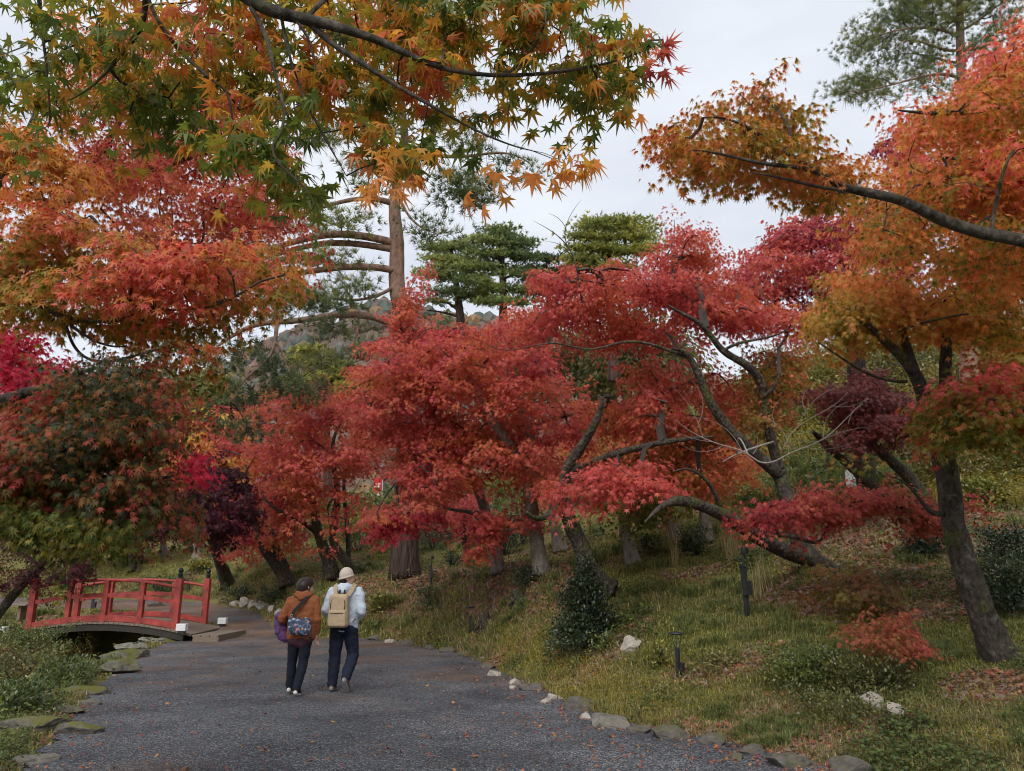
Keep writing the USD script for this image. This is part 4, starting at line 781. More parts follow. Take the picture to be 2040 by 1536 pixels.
YP = 24.0
pine('tall_pine', 'tall straight pine with airy green crown rising at the upper right',
     [([(1935, 930, YP), (1930, 700, YP), (1922, 450, YP), (1916, 250, YP), (1914, 120, YP), (1912, 20, YP), (1910, -120, YP), (1905, -300, YP)], [.3, .26, .22, .17, .15, .13, .09, .03]),
      ([(1914, 75, YP), (1875, 60, YP - .3), (1830, 55, YP - .6), (1780, 62, YP - 1), (1730, 75, YP - 1.2)], [.06, .05, .045, .03, .012]), ([(1914, 92, YP), (1880, 98, YP - .5), (1840, 85, YP - .8), (1790, 95, YP - 1.4)], [.055, .05, .04, .015]),
      ([(1915, 125, YP), (1880, 120, YP + .4), (1830, 108, YP + .8), (1770, 115, YP + 1)], [.05, .045, .03, .012]), ([(1916, 158, YP), (1880, 148, YP - .4), (1840, 152, YP - .8), (1780, 168, YP - 1.2), (1690, 182, YP - 1.5)], [.065, .055, .045, .03, .012]),
      ([(1914, 60, YP), (1950, 40, YP + .3), (1990, 10, YP + .6), (2040, -10, YP + 1)], [.055, .045, .035, .015]), ([(1914, 102, YP), (1960, 92, YP - .4), (2010, 75, YP - .8), (2060, 60, YP - 1)], [.05, .04, .03, .012]),
      ([(1914, 20, YP), (1880, -5, YP), (1820, -30, YP - .5)], [.05, .04, .015]), ([(1913, 25, YP), (1945, 0, YP), (2000, -30, YP + .5)], [.05, .04, .015])],
     [dict(pads=[(1850, 22, 70, 24), (1790, 40, 60, 24), (1730, 62, 44, 18), (1820, 75, 70, 18), (1750, 95, 66, 18), (1700, 100, 30, 14), (1840, 118, 66, 14), (1770, 128, 44, 12), (1690, 178, 50, 12), (1735, 160, 50, 14), (1790, 150, 60, 13), (1850, 142, 46, 12), (1745, 190, 44, 14), (1880, 50, 44, 20),
                   (1950, 30, 50, 20), (1985, 60, 50, 18), (1960, 95, 50, 16), (2010, 20, 40, 20), (1860, -20, 90, 26), (1960, -20, 80, 26), (1800, -10, 60, 22), (1905, -80, 90, 40), (1850, 175, 50, 12), (1900, -160, 70, 40)], n=520, Y=YP - .3, T=1.0, k=9, R=.5, s=.21, hue=[(0.2, (.09, .125, .04)), (0.6, (.17, .19, .06)), (0.95, (.30, .28, .08))], up=.8, flat=.3)],
     None, 31, [BARKPINEUP, BARKPINEUP], TUFT, .006)

# ------------------------------------------------------------------ maples, far to near
HR = [(.1, CRIM), (.45, RED), (.75, SCAR), (1.0, ORA)]
HC = [(.05, CRIM), (.38, RED), (.7, SCAR), (1.0, (.48, .17, .05))]
# small trees on the grass rise behind the bridge
for k, (base, top, Y, r, crown, hue, lb) in enumerate([
        ((328, 1112), (322, 1055), 36, .17, [(325, 1020, 60, 40), (280, 1000, 50, 34), (370, 1040, 46, 24)], [(.2, ORA), (.8, AMB)], 'slim leaning trunk with orange crown on the rise behind the bridge'),
        ((392, 1122), (390, 1060), 34, .22, [(395, 1010, 60, 40), (430, 980, 50, 40), (350, 1000, 40, 40)], [(.2, SCAR), (.8, ORA)], 'thick grey trunk with orange crown on the rise right of the slim one'),
        ((263, 1140), (262, 1080), 31, .15, [(255, 1050, 60, 30), (220, 1060, 50, 30), (200, 1040, 40, 30)], [(.2, OLI), (.8, AMB)], 'short tree with olive amber crown behind the bridge handrail'),
        ((280, 1122), (276, 1070), 40, .15, [(270, 1040, 70, 36)], [(.2, PUR), (.8, CRIM)], 'distant dark red tree with pale root behind the bridge')]):
    b = G(*base); Yb = b[1]
    maple('maple_tree', lb, [([('w', *b), (*( (base[0] * .5 + top[0] * .5), (base[1] + top[1]) / 2), Yb), (*top, Yb), (top[0] + 4, top[1] - 60, Yb)], [r, r * .85, r * .75, r * .4])],
          [dict(pads=crown, n=48, Y=Yb, T=1.8, k=34, R=.8, s=.16, hue=hue, tpl=STAR3)], BARKPALE if k < 2 else BARK, seed=200 + k, twig=.007)
b = G(455, 1166); Yd = b[1]
maple('purple_maple', 'dark purple maple with leaning trunk right of the red bridge', [([('w', *b), (438, 1120, Yd - 1.2), (425, 1080, Yd - 2.5), (415, 1030, Yd - 4), (400, 960, Yd - 6)], [.24, .2, .17, .14, .08])],
      [dict(poly=[(385, 900), (420, 880), (455, 930), (490, 980), (505, 1020), (490, 1055), (455, 1100), (425, 1070), (385, 1075), (350, 1050), (360, 960)], n=120, Y=Yd - 6.5, T=1.6, k=44, R=.55, s=.15, hue=[(.2, (.045, .014, .022)), (.7, PUR), (1, (.2, .03, .05))], tpl=STAR5, e0=30)], seed=61, twig=.006)
b = G(572, 1172); Ye = b[1]; b2 = G(660, 1156)
maple('crimson_maple', 'crimson maple with twin leaning trunks behind the walkers', [([('w', *b), (552, 1130, Ye), (530, 1100, Ye - .2), (505, 1040, Ye - .5), (490, 960, Ye - .8)], [.22, .19, .16, .12, .06]), ([('w', *(b + [.15, 0, 0])), (562, 1120, Ye), (548, 1085, Ye), (560, 1000, Ye), (570, 900, Ye)], [.19, .17, .15, .11, .05])],
      [dict(poly=[(408, 872), (440, 840), (480, 800), (540, 775), (600, 790), (610, 860), (600, 960), (610, 1050), (600, 1110), (560, 1085), (520, 1105), (470, 1110), (445, 1085), (450, 1045), (480, 1000), (500, 960), (450, 915)], n=204, Y=Ye + .3, T=2.30, k=46, R=.6, s=.145, hue=HC, tpl=STAR3, thr=0.41)], seed=62, twig=.009)
Yg = b2[1]
maple('crimson_maple', 'many stemmed crimson maple behind the beanie of the walker', [([('w', *b2), (652, 1110, Yg), (640, 1080, Yg), (625, 1000, Yg), (615, 930, Yg), (600, 850, Yg)], [.26, .22, .18, .14, .11, .05]), ([('w', *(b2 + [.3, .1, 0])), (690, 1120, Yg - .3), (668, 1090, Yg - .3), (672, 1000, Yg - .4), (665, 930, Yg - .5), (690, 830, Yg - .6)], [.2, .18, .15, .12, .09, .04]),
      ([('w', *(b2 + [.5, .1, 0])), (694, 1100, Yg), (690, 1030, Yg), (685, 960, Yg), (720, 860, Yg)], [.1, .09, .08, .06, .03]), ([(640, 1080, Yg), (600, 1040, Yg - .5), (560, 1020, Yg - .8), (520, 980, Yg - 1)], [.1, .08, .06, .03])],
      [dict(poly=[(560, 780), (640, 755), (710, 790), (760, 850), (765, 920), (720, 950), (650, 955), (640, 1010), (600, 1050), (540, 1020), (520, 930), (540, 840)], n=211, Y=Yg - 1, T=2.50, k=46, R=.6, s=.145, hue=HC, tpl=STAR3, thr=0.41), dict(poly=[(690, 960), (640, 1040), (600, 1120), (640, 1100), (690, 1020), (760, 960)], n=16, Y=Yg - 2, T=0.80, k=40, R=.5, s=.14, hue=HC, tpl=STAR5, thr=.3)], seed=63, twig=.009)

# slender trunks on the slope whose crowns stand inside the red mass
for k, (base, top, r, crown, hue, bk, lb) in enumerate([
        ((1410, 1082), (1404, 1025), .15, [(1400, 900, 90, 50), (1330, 920, 60, 40), (1460, 920, 60, 40)], [(.2, SCAR), (.8, ORA)], BARKPALE, 'pale straight trunk by the dark bush on the slope with orange crown'),
        ((1350, 1080), (1328, 1028), .16, [(1300, 900, 80, 50), (1250, 930, 60, 40)], [(.1, RED), (.6, ORA), (.9, OLI)], BARKPALE, 'grey leaning trunk left of the pale straight one on the slope'),
        ((1263, 1125), (1246, 1060), .16, [(1230, 950, 80, 60), (1290, 960, 60, 50)], [(.1, SCAR), (.5, AMB), (.9, OLI)], BARKPALE, 'pale forked trunk on the open slope in the middle'),
        ((1118, 1100), (1104, 1045), .17, [(1100, 930, 80, 60), (1160, 900, 60, 60)], [(.1, RED), (.6, ORA), (.9, OLI)], BARKPALE, 'grey trunk behind the leaning dark maple trunk'),
        ((946, 1118), (930, 1090), .13, [(930, 1010, 40, 40)], [(.1, CRIM), (.8, RED)], BARK, 'short dark stub trunk left of the red maple trunks')]):
    b = G(*base); Yb = b[1]
    maple('maple_tree', lb, [([('w', *b), ((base[0] + top[0]) / 2, (base[1] + top[1]) / 2, Yb), (*top, Yb), (top[0] - 5, top[1] - 70, Yb), (top[0] - 10, top[1] - 140, Yb)], [r * 1.1, r, r * .9, r * .7, r * .4])],
          [dict(pads=crown, n=88 if k < 4 else 30, Y=Yb, T=1.8, k=40, R=.55, s=.12, hue=hue, tpl=STAR5)], bk, seed=220 + k, twig=.005)

b = G(1075, 1152); Yf = b[1]; b2 = G(992, 1146)
maple('red_maple', 'largest red maple with pale trunk in the middle of the slope', [([('w', *b), (1072, 1090, Yf), (1062, 1030, Yf - .2), (1050, 960, Yf - .4), (1010, 880, Yf - .8), (960, 800, Yf - 1.2), (900, 720, Yf - 1.6)], [.19, .165, .15, .13, .11, .09, .05]), ([(1050, 960, Yf - .4), (1060, 880, Yf - .6), (1040, 800, Yf - 1), (1060, 720, Yf - 1.2)], [.12, .1, .07, .03])],
      [dict(poly=[(860, 640), (940, 645), (1050, 615), (1090, 690), (1170, 760), (1200, 850), (1150, 940), (1090, 1000), (1010, 960), (930, 930), (860, 880), (820, 780), (830, 700)], n=333, Y=Yf - .6, T=1.80, k=52, R=.46, s=.112, hue=HC, tpl=STAR5, thr=0.42)], BARKPALE, seed=64, twig=.007)
Yh = b2[1]
maple('red_maple', 'bright red maple in front of the big pine trunk with drooping boughs', [([('w', *b2), (985, 1090, Yh), (972, 1040, Yh - .2), (950, 970, Yh - .6), (900, 890, Yh - 1), (850, 800, Yh - 1.2), (820, 690, Yh - 1.4)], [.17, .15, .13, .12, .1, .07, .03]), ([('w', *(b2 + [.25, 0, 0])), (996, 1100, Yh - .1), (990, 1040, Yh - .2), (940, 1020, Yh - .6), (870, 1000, Yh - .9)], [.08, .07, .06, .05, .03]),
      ([(955, 980, Yh - .6), (910, 940, Yh - 1.2), (860, 930, Yh - 1.6), (790, 960, Yh - 2)], [.07, .05, .04, .02])],
      [dict(poly=[(690, 770), (720, 700), (770, 650), (830, 640), (900, 660), (930, 760), (960, 860), (960, 960), (900, 1000), (860, 1040), (800, 1055), (740, 1050), (700, 1080), (690, 1065), (740, 1000), (800, 950), (770, 930), (740, 880), (700, 850)], n=320, Y=Yh - 1.6, T=1.90, k=50, R=.45, s=.112, hue=HC, tpl=STAR5, thr=0.42),
       dict(poly=[(740, 640), (800, 600), (830, 510), (850, 520), (855, 570), (845, 620), (800, 680)], n=34, Y=Yh - 1.2, T=0.95, k=40, R=.4, s=.11, hue=HC, tpl=STAR5, thr=0.45, e0=20),
       dict(poly=[(930, 1040), (960, 1010), (1060, 990), (1065, 1040), (1000, 1060), (985, 1090), (960, 1110), (935, 1095)], n=38, Y=Yh - 2.2, T=0.66, k=46, R=.4, s=.11, hue=HC, tpl=STAR5, thr=.3, e0=20), dict(poly=[(690, 1075), (760, 1030), (860, 1010), (900, 1040), (800, 1050)], n=26, Y=Yh - 2.4, T=0.66, k=46, R=.4, s=.11, hue=[(0, CRIM), (1, (.42, .03, .05))], tpl=STAR5, thr=.3, e0=20)], BARKPALE, seed=65, twig=.007)

b = G(1218, 1182); Yq = b[1]
maple('orange_maple', 'leaning mossy dark trunk maple with orange to olive crown beside the dark bush', [([('w', *b), (1185, 1150, Yq), (1160, 1095, Yq), (1140, 1050, Yq - .1), (1125, 1010, Yq - .3), (1130, 940, Yq - .6), (1170, 870, Yq - 1), (1200, 790, Yq - 1.2)], [.2, .17, .155, .14, .13, .11, .08, .04]), ([(1140, 1050, Yq - .1), (1110, 1020, Yq - .5), (1085, 1030, Yq - .8), (1050, 1020, Yq - 1.2)], [.11, .09, .06, .03]), ([(1130, 940, Yq - .6), (1240, 900, Yq - 1.2), (1330, 880, Yq - 1.6), (1420, 870, Yq - 1.8)], [.08, .06, .05, .02])],
      [dict(poly=[(1090, 960), (1160, 900), (1180, 800), (1260, 720), (1400, 700), (1470, 740), (1480, 850), (1420, 900), (1460, 960), (1400, 1010), (1300, 1010), (1230, 1000), (1130, 1010)], n=300, Y=Yq + .3, T=1.44, k=50, R=.42, s=.098, hue=[(.1, RED), (.42, SCAR), (.65, (.42, .14, .03)), (.85, (.26, .15, .025)), (1.05, OLI)], zk=-.10, zmid=3.6, tpl=STAR5, thr=0.42),
       dict(poly=[(1090, 985), (1250, 980), (1340, 990), (1310, 1025), (1260, 1040), (1200, 1025), (1120, 1030), (1085, 1020)], n=34, Y=Yq - 1.5, T=0.80, k=44, R=.4, s=.095, hue=[(.1, OLI), (.5, GRN), (.9, (.11, .12, .02))], tpl=STAR5, thr=0.45, e0=25),
       dict(poly=[(1080, 970), (1180, 935), (1300, 940), (1340, 965), (1300, 985), (1200, 995), (1100, 1010)], n=40, Y=Yq - 2.6, T=0.56, k=46, R=.4, s=.098, hue=[(.0, RED), (.6, PINK), (1, SCAR)], tpl=STAR5, thr=.3, e0=20)], seed=66, twig=.0065)

Yk = 17.5
gk = H(np.array([P(1700, 900, Yk)[0]]), np.array([Yk]))[0]
maple('dark_red_maple', 'wine red maple high on the slope behind the orange boughs', [([('w', P(1720, 900, Yk)[0], Yk, gk), (1712, 800, Yk), (1700, 650, Yk), (1692, 550, Yk)], [.24, .21, .18, .15]), ([(1692, 550, Yk), (1672, 520, Yk), (1640, 470, Yk - .5), (1580, 440, Yk - .8)], [.12, .1, .07, .03]), ([(1692, 550, Yk), (1720, 520, Yk), (1760, 490, Yk), (1800, 420, Yk)], [.12, .1, .07, .03])],
      [dict(poly=[(1450, 560), (1470, 480), (1540, 450), (1620, 425), (1690, 385), (1760, 400), (1830, 420), (1850, 560), (1760, 640), (1660, 640), (1600, 600), (1530, 600)], n=269, Y=Yk - 1, T=2.20, k=46, R=.45, s=.11, hue=[(.1, (.20, .02, .04)), (.5, CRIM), (.8, RED), (1, SCAR)], tpl=STAR3, thr=0.47),
       dict(poly=[(1745, 310), (1760, 270), (1800, 255), (1830, 280), (1860, 330), (1830, 420), (1760, 400)], n=45, Y=Yk - .5, T=1.20, k=44, R=.42, s=.11, hue=[(.1, (.20, .02, .04)), (.9, CRIM)], tpl=STAR3, thr=0.41)], seed=67, twig=.005)
Yl = 14.5
bl = G(1850, 1020)
maple('bronze_maple', 'low bronze purple maple with two slanting dark stems behind the right trunk', [([('w', *bl), (1805, 945, bl[1]), (1760, 905, bl[1]), (1720, 870, bl[1] - .3), (1690, 830, bl[1] - .6)], [.14, .12, .1, .08, .04]), ([('w', *(bl + [-.5, 0, 0])), (1700, 935, bl[1]), (1650, 890, bl[1]), (1620, 860, bl[1] - .3)], [.11, .1, .08, .04]), ([(1720, 870, bl[1] - .3), (1760, 820, bl[1] - .5), (1800, 790, bl[1] - .6)], [.06, .05, .02])],
      [dict(poly=[(1590, 770), (1640, 755), (1720, 750), (1790, 775), (1850, 820), (1840, 860), (1760, 880), (1720, 915), (1690, 910), (1640, 860), (1600, 820)], n=184, Y=bl[1] - .8, T=1.3, k=50, R=.38, s=.09, hue=[(.1, (.10, .03, .035)), (.6, (.16, .045, .045)), (.9, (.24, .055, .05))], tpl=STAR5, thr=0.41)], seed=68, twig=.004)

b = G(1642, 1137); Yh = b[1]
maple('fork_trunk_maple', 'red maple on the slope with dark trunk forking low to a near horizontal limb', [([('w', *(b + [.1, 0, -.1])), (1618, 1112, Yh), (1592, 1080, Yh), (1582, 1040, Yh), (1565, 985, Yh + .1), (1552, 935, Yh + .1)], [0.204, 0.178, 0.136, 0.128, 0.119, 0.111]),
      ([(1618, 1115, Yh), (1560, 1095, Yh - .3), (1500, 1064, Yh - .7), (1455, 1035, Yh - 1.0), (1410, 1012, Yh - 1.3), (1350, 998, Yh - 1.6), (1310, 1015, Yh - 1.9), (1285, 1040, Yh - 2.1)], [0.145, 0.136, 0.119, 0.106, 0.098, 0.075, 0.04, 0.008]),
      ([(1552, 935, Yh + .1), (1538, 880, Yh), (1524, 810, Yh - .1), (1518, 770, Yh - .2), (1490, 730, Yh - .4), (1440, 698, Yh - .6), (1405, 655, Yh - .8), (1370, 630, Yh - 1), (1330, 608, Yh - 1.2)], [0.093, 0.085, 0.081, 0.076, 0.068, 0.055, 0.043, 0.034, 0.017]),
      ([(1552, 945, Yh + .1), (1500, 900, Yh - .1), (1450, 850, Yh - .2), (1420, 810, Yh - .3), (1395, 755, Yh - .4), (1375, 715, Yh - .5), (1340, 695, Yh - .7)], [0.111, 0.102, 0.089, 0.076, 0.068, 0.051, 0.025]),
      ([(1440, 700, Yh - .6), (1480, 682, Yh - .8), (1530, 672, Yh - 1), (1570, 655, Yh - 1.2)], [0.030, 0.025, 0.019, 0.010]), ([(1375, 715, Yh - .5), (1310, 690, Yh - .6), (1240, 682, Yh - .8), (1170, 696, Yh - .9), (1110, 684, Yh - .9), (1050, 692, Yh - .9), (960, 678, Yh - .8)], [0.031, 0.025, 0.022, 0.017, 0.014, 0.010, 0.004]),
      ([(1500, 1064, Yh - .7), (1540, 1065, Yh - 1), (1590, 1072, Yh - 1.2), (1625, 1080, Yh - 1.4), (1645, 1050, Yh - 1.5)], [0.038, 0.034, 0.030, 0.025, 0.013]), ([(1440, 1025, Yh - 1.1), (1425, 985, Yh - 1.3), (1400, 950, Yh - 1.5), (1340, 940, Yh - 1.8)], [0.043, 0.034, 0.025, 0.010]), ([(1160, 600, Yh - .6), (1150, 540, Yh - .6), (1130, 490, Yh - .6), (1090, 455, Yh - .6), (1062, 440, Yh - .6)], [.022, .016, .011, .006, .002]), ([(1130, 490, Yh - .6), (1128, 450, Yh - .6), (1145, 415, Yh - .6), (1158, 398, Yh - .6)], [.010, .007, .004, .0015]), ([(1140, 515, Yh - .6), (1110, 485, Yh - .7), (1085, 482, Yh - .7)], [.008, .005, .0015]), ([(1129, 460, Yh - .6), (1105, 430, Yh - .6), (1092, 425, Yh - .6)], [.006, .004, .0015]),
      ([(1520, 790, Yh - .2), (1545, 765, Yh - .3), (1552, 745, Yh - .3)], [0.043, 0.030, 0.017])],
      [dict(poly=[(1040, 600), (1080, 540), (1130, 500), (1250, 515), (1320, 490), (1345, 440), (1370, 432), (1410, 460), (1440, 500), (1470, 560), (1560, 600), (1640, 640), (1620, 690), (1540, 665), (1440, 650), (1330, 680), (1200, 700), (1060, 690), (1000, 650)], n=384, Y=Yh + .5, T=1.28, k=50, R=.4, s=.088, hue=[(.0, CRIM), (.35, RED), (.7, SCAR), (1, (.5, .13, .04))], tpl=STAR5, thr=0.44),
       dict(poly=[(1440, 1040), (1500, 1000), (1600, 965), (1700, 955), (1800, 960), (1880, 1000), (1975, 1000), (1960, 1030), (1850, 1050), (1700, 1055), (1560, 1060), (1480, 1042)], n=101, Y=Yh - 1.9, T=0.64, k=50, R=.36, s=.082, hue=[(.1, CRIM), (.4, (.36, .06, .05)), (.7, SCAR), (1, BRN)], tpl=STAR5, thr=0.39, e0=30),
       dict(poly=[(1480, 690), (1600, 700), (1640, 760), (1560, 800), (1600, 860), (1540, 900), (1460, 870), (1440, 780)], n=66, Y=Yh + .6, T=0.80, k=44, R=.4, s=.085, hue=[(.1, OLI), (.5, (.3, .15, .03)), (.9, SCAR)], tpl=STAR5, thr=0.47)],
      seed=69, twig=.006, dead=[([(1540, 880, Yh - .1), (1500, 893, Yh - .5), (1468, 905, Yh - .9), (1440, 920, Yh - 1.3)], [0.0217, 0.0186, 0.0136, 0.0074]), ([(1345, 835, Yh - 2), (1400, 872, Yh - 1.9), (1450, 890, Yh - 1.9), (1490, 905, Yh - 1.9), (1515, 921, Yh - 1.9), (1540, 920, Yh - 1.9), (1570, 905, Yh - 1.9), (1630, 880, Yh - 1.9), (1680, 840, Yh - 1.9), (1720, 800, Yh - 1.9)], [0.0037, 0.0074, 0.0099, 0.0124, 0.0136, 0.0136, 0.0112, 0.0087, 0.0062, 0.0025]),
        ([(1468, 905, Yh - .9), (1470, 875, Yh - 1.3), (1490, 905, Yh - 1.9)], [0.0136, 0.0124, 0.0124]), ([(1560, 895, Yh - 1.9), (1590, 850, Yh - 1.9), (1640, 820, Yh - 1.8), (1690, 780, Yh - 1.8)], [0.0062, 0.0050, 0.0043, 0.0019]), ([(1570, 905, Yh - 1.9), (1560, 860, Yh - 1.8), (1520, 830, Yh - 1.7)], [0.0050, 0.0037, 0.0019]), ([(1590, 850, Yh - 1.9), (1620, 800, Yh - 1.9), (1680, 770, Yh - 1.8)], [0.0043, 0.0031, 0.0019]), ([(1630, 880, Yh - 1.9), (1680, 860, Yh - 2), (1740, 850, Yh - 2)], [0.0043, 0.0031, 0.0019]),
        ([(1400, 872, Yh - 1.9), (1380, 820, Yh - 2), (1340, 770, Yh - 2)], [0.0050, 0.0037, 0.0019]), ([(1420, 880, Yh - 1.9), (1370, 870, Yh - 2), (1280, 800, Yh - 2)], [0.0037, 0.0031, 0.0012]), ([(1640, 872, Yh - 1.9), (1650, 830, Yh - 1.9), (1690, 800, Yh - 1.9)], [.0045, .003, .0012]), ([(1600, 890, Yh - 1.9), (1640, 895, Yh - 1.9), (1700, 880, Yh - 1.9)], [.0045, .003, .0012]), ([(1480, 902, Yh - 1.9), (1440, 850, Yh - 1.9), (1380, 830, Yh - 1.9)], [.0045, .003, .0012]), ([(1440, 888, Yh - 1.9), (1400, 900, Yh - 1.9), (1350, 880, Yh - 1.9)], [.0045, .003, .0012]), ([(1610, 830, Yh - 1.9), (1600, 790, Yh - 1.9), (1630, 760, Yh - 1.9)], [.0045, .003, .0012]), ([(1655, 808, Yh - 1.9), (1690, 810, Yh - 1.9), (1730, 790, Yh - 1.9)], [.0045, .003, .0012]), ([(1545, 850, Yh - 1.9), (1540, 820, Yh - 1.9), (1560, 790, Yh - 1.9)], [.0045, .003, .0012]), ([(1390, 845, Yh - 1.9), (1400, 800, Yh - 1.9), (1380, 760, Yh - 1.9)], [.0045, .003, .0012]), ([(1330, 800, Yh - 1.9), (1300, 790, Yh - 1.9), (1270, 760, Yh - 1.9)], [.0045, .003, .0012]), ([(1590, 900, Yh - 1.9), (1570, 870, Yh - 1.9), (1590, 840, Yh - 1.9)], [.0045, .003, .0012]), ([(1690, 845, Yh - 1.9), (1700, 820, Yh - 1.9), (1740, 800, Yh - 1.9)], [.0045, .003, .0012]), ([(1500, 905, Yh - 1.9), (1510, 880, Yh - 1.9), (1490, 850, Yh - 1.9)], [.0045, .003, .0012])], flare=.0)

# right foreground tree, trunk in view
b = G(1990, 1314); Yi = b[1]
print('right trunk Y', Yi, b)
maple('amber_maple', 'big right hand maple with mossy leaning trunk and amber olive crown', [([('w', *(b + [.02, 0, -.08])), (1975, 1270, Yi), (1955, 1215, Yi), (1925, 1130, Yi), (1902, 1050, Yi - .05), (1890, 960, Yi - .1), (1868, 875, Yi - .15), (1862, 830, Yi - .15)], [0.1665, 0.1512, 0.1395, 0.1305, 0.1260, 0.1170, 0.1125, 0.1035]),
      ([(1864, 850, Yi - .15), (1840, 790, Yi - .2), (1822, 745, Yi - .3), (1790, 705, Yi - .4), (1755, 672, Yi - .5), (1700, 620, Yi - .7)], [0.0900, 0.0765, 0.0720, 0.0585, 0.0450, 0.0180]), ([(1822, 745, Yi - .3), (1806, 690, Yi - .2), (1795, 640, Yi - .1), (1800, 580, Yi)], [0.0630, 0.0540, 0.0405, 0.0180]),
      ([(1864, 850, Yi - .15), (1882, 800, Yi), (1884, 740, Yi + .1), (1887, 660, Yi + .2), (1900, 590, Yi + .3)], [0.0900, 0.0765, 0.0720, 0.0540, 0.0270]), ([(1806, 760, Yi - .3), (1750, 752, Yi - .6), (1700, 728, Yi - .9), (1630, 682, Yi - 1.2)], [0.0198, 0.0180, 0.0144, 0.0063]),
      ([(1884, 1010, Yi), (1850, 1015, Yi - .3), (1825, 985, Yi - .5), (1800, 960, Yi - .7), (1760, 950, Yi - .9)], [0.0360, 0.0270, 0.0162, 0.0090, 0.0036]), ([(1870, 880, Yi), (1930, 825, Yi - .6), (1980, 822, Yi - 1), (2060, 812, Yi - 1.4)], [0.0270, 0.0234, 0.0198, 0.0135]), ([(1790, 660, Yi - .5), (1850, 640, Yi - .9), (1930, 625, Yi - 1.2)], [0.0180, 0.0162, 0.0090])],
      [dict(poly=[(1615, 665), (1640, 590), (1680, 548), (1760, 530), (1850, 560), (1950, 540), (2080, 560), (2080, 700), (1950, 690), (1900, 665), (1840, 680), (1790, 680), (1730, 705), (1670, 690)], n=224, Y=Yi + .3, T=1.00, k=42, R=.33, s=.085, hue=[(.1, OLI), (.3, (.30, .20, .035)), (.55, (.44, .25, .045)), (.8, (.46, .2, .06)), (1, (.5, .17, .06))], tpl=STAR7, thr=0.41, zk=.06, zmid=4.4, hang=(.3, 1.2)),
       dict(poly=[(1890, 780), (1950, 745), (2080, 740), (2080, 890), (1980, 900), (1900, 890), (1820, 905), (1740, 920), (1680, 910), (1780, 870), (1850, 860)], n=143, Y=Yi - .9, T=0.80, k=42, R=.32, s=.082, hue=[(.1, GRN), (.4, OLI), (.65, (.30, .12, .03)), (.9, (.38, .07, .04))], tpl=STAR7, thr=0.41, e0=30),
       dict(poly=[(1870, 760), (1950, 750), (2000, 760), (1960, 790), (1880, 800)], n=17, Y=Yi - 1.2, T=0.40, k=40, R=.3, s=.082, hue=[(0, CRIM), (1, RED)], tpl=STAR7, thr=.2, e0=20)], seed=70, tone=1.22, twig=.0045, parts=300)

# low red sapling and the brown bough by the slope
b = G(1800, 1330)
maple('maple_sapling', 'small coral red maple sapling low on the right slope', [([('w', *b), (1795, 1300, b[1]), (1775, 1275, b[1]), (1750, 1262, b[1] - .1)], [.035, .03, .02, .01]), ([('w', *(b + [.02, 0, .02])), (1812, 1290, b[1]), (1835, 1280, b[1])], [.02, .015, .008])],
      [dict(poly=[(1690, 1280), (1700, 1250), (1750, 1230), (1800, 1240), (1840, 1270), (1865, 1300), (1800, 1310), (1740, 1300), (1690, 1302)], n=46, Y=b[1] - .2, T=.5, k=34, R=.2, s=.06, hue=[(.1, RED), (.5, (.40, .10, .06)), (.8, (.34, .13, .05)), (1, OLI)], tpl=STAR7, thr=.3, e0=20)], seed=71, twig=.002, parts=120)
b = G(1760, 1225)
maple('maple_sapling', 'rusty brown thin leaved maple shoots below the forked trunk', [([('w', *b), (1735, 1190, b[1]), (1700, 1165, b[1]), (1660, 1140, b[1])], [.05, .04, .03, .012])],
      [dict(poly=[(1590, 1180), (1640, 1140), (1700, 1140), (1760, 1180), (1770, 1230), (1700, 1200), (1640, 1200)], n=48, Y=b[1] - .2, T=.8, k=30, R=.3, s=.07, hue=[(.1, (.22, .07, .035)), (.5, (.16, .10, .03)), (.9, OLI)], tpl=STAR5, thr=0.45, e0=20)], seed=72, twig=.002)

# ------------------------------------------------------------------ left maples
YB1 = 10.5
maple('far_red_maple', 'tall red orange maple behind the left boughs, sky showing through', [([('w', -8.2, 11.5, -.1), ('w', -8.0, 11.3, 2.0), (0, 560, 11), (90, 440, 10.8), (180, 330, 10.5), (260, 200, 10.2)], [.2, .17, .14, .11, .07, .03]), ([(60, 480, 10.9), (150, 395, 10.6), (220, 372, 10.4), (330, 330, 10), (450, 300, 9.6)], [.08, .07, .06, .04, .02]), ([(60, 480, 10.9), (200, 470, 10.2), (330, 500, 9.6), (420, 540, 9.2)], [.07, .055, .04, .015])],
      [dict(poly=[(120, 120), (200, 40), (340, 60), (420, 130), (520, 200), (560, 300), (580, 380), (610, 450), (640, 570), (560, 585), (500, 540), (430, 520), (360, 560), (300, 480), (220, 430), (150, 330), (90, 240)], n=292, Y=10.0, T=1.80, k=46, R=.4, s=.088, hue=[(.0, (.40, .06, .055)), (.35, (.46, .10, .06)), (.65, (.50, .15, .05)), (.95, (.52, .22, .05))], tpl=STAR5, thr=0.53)], seed=81, twig=.004)
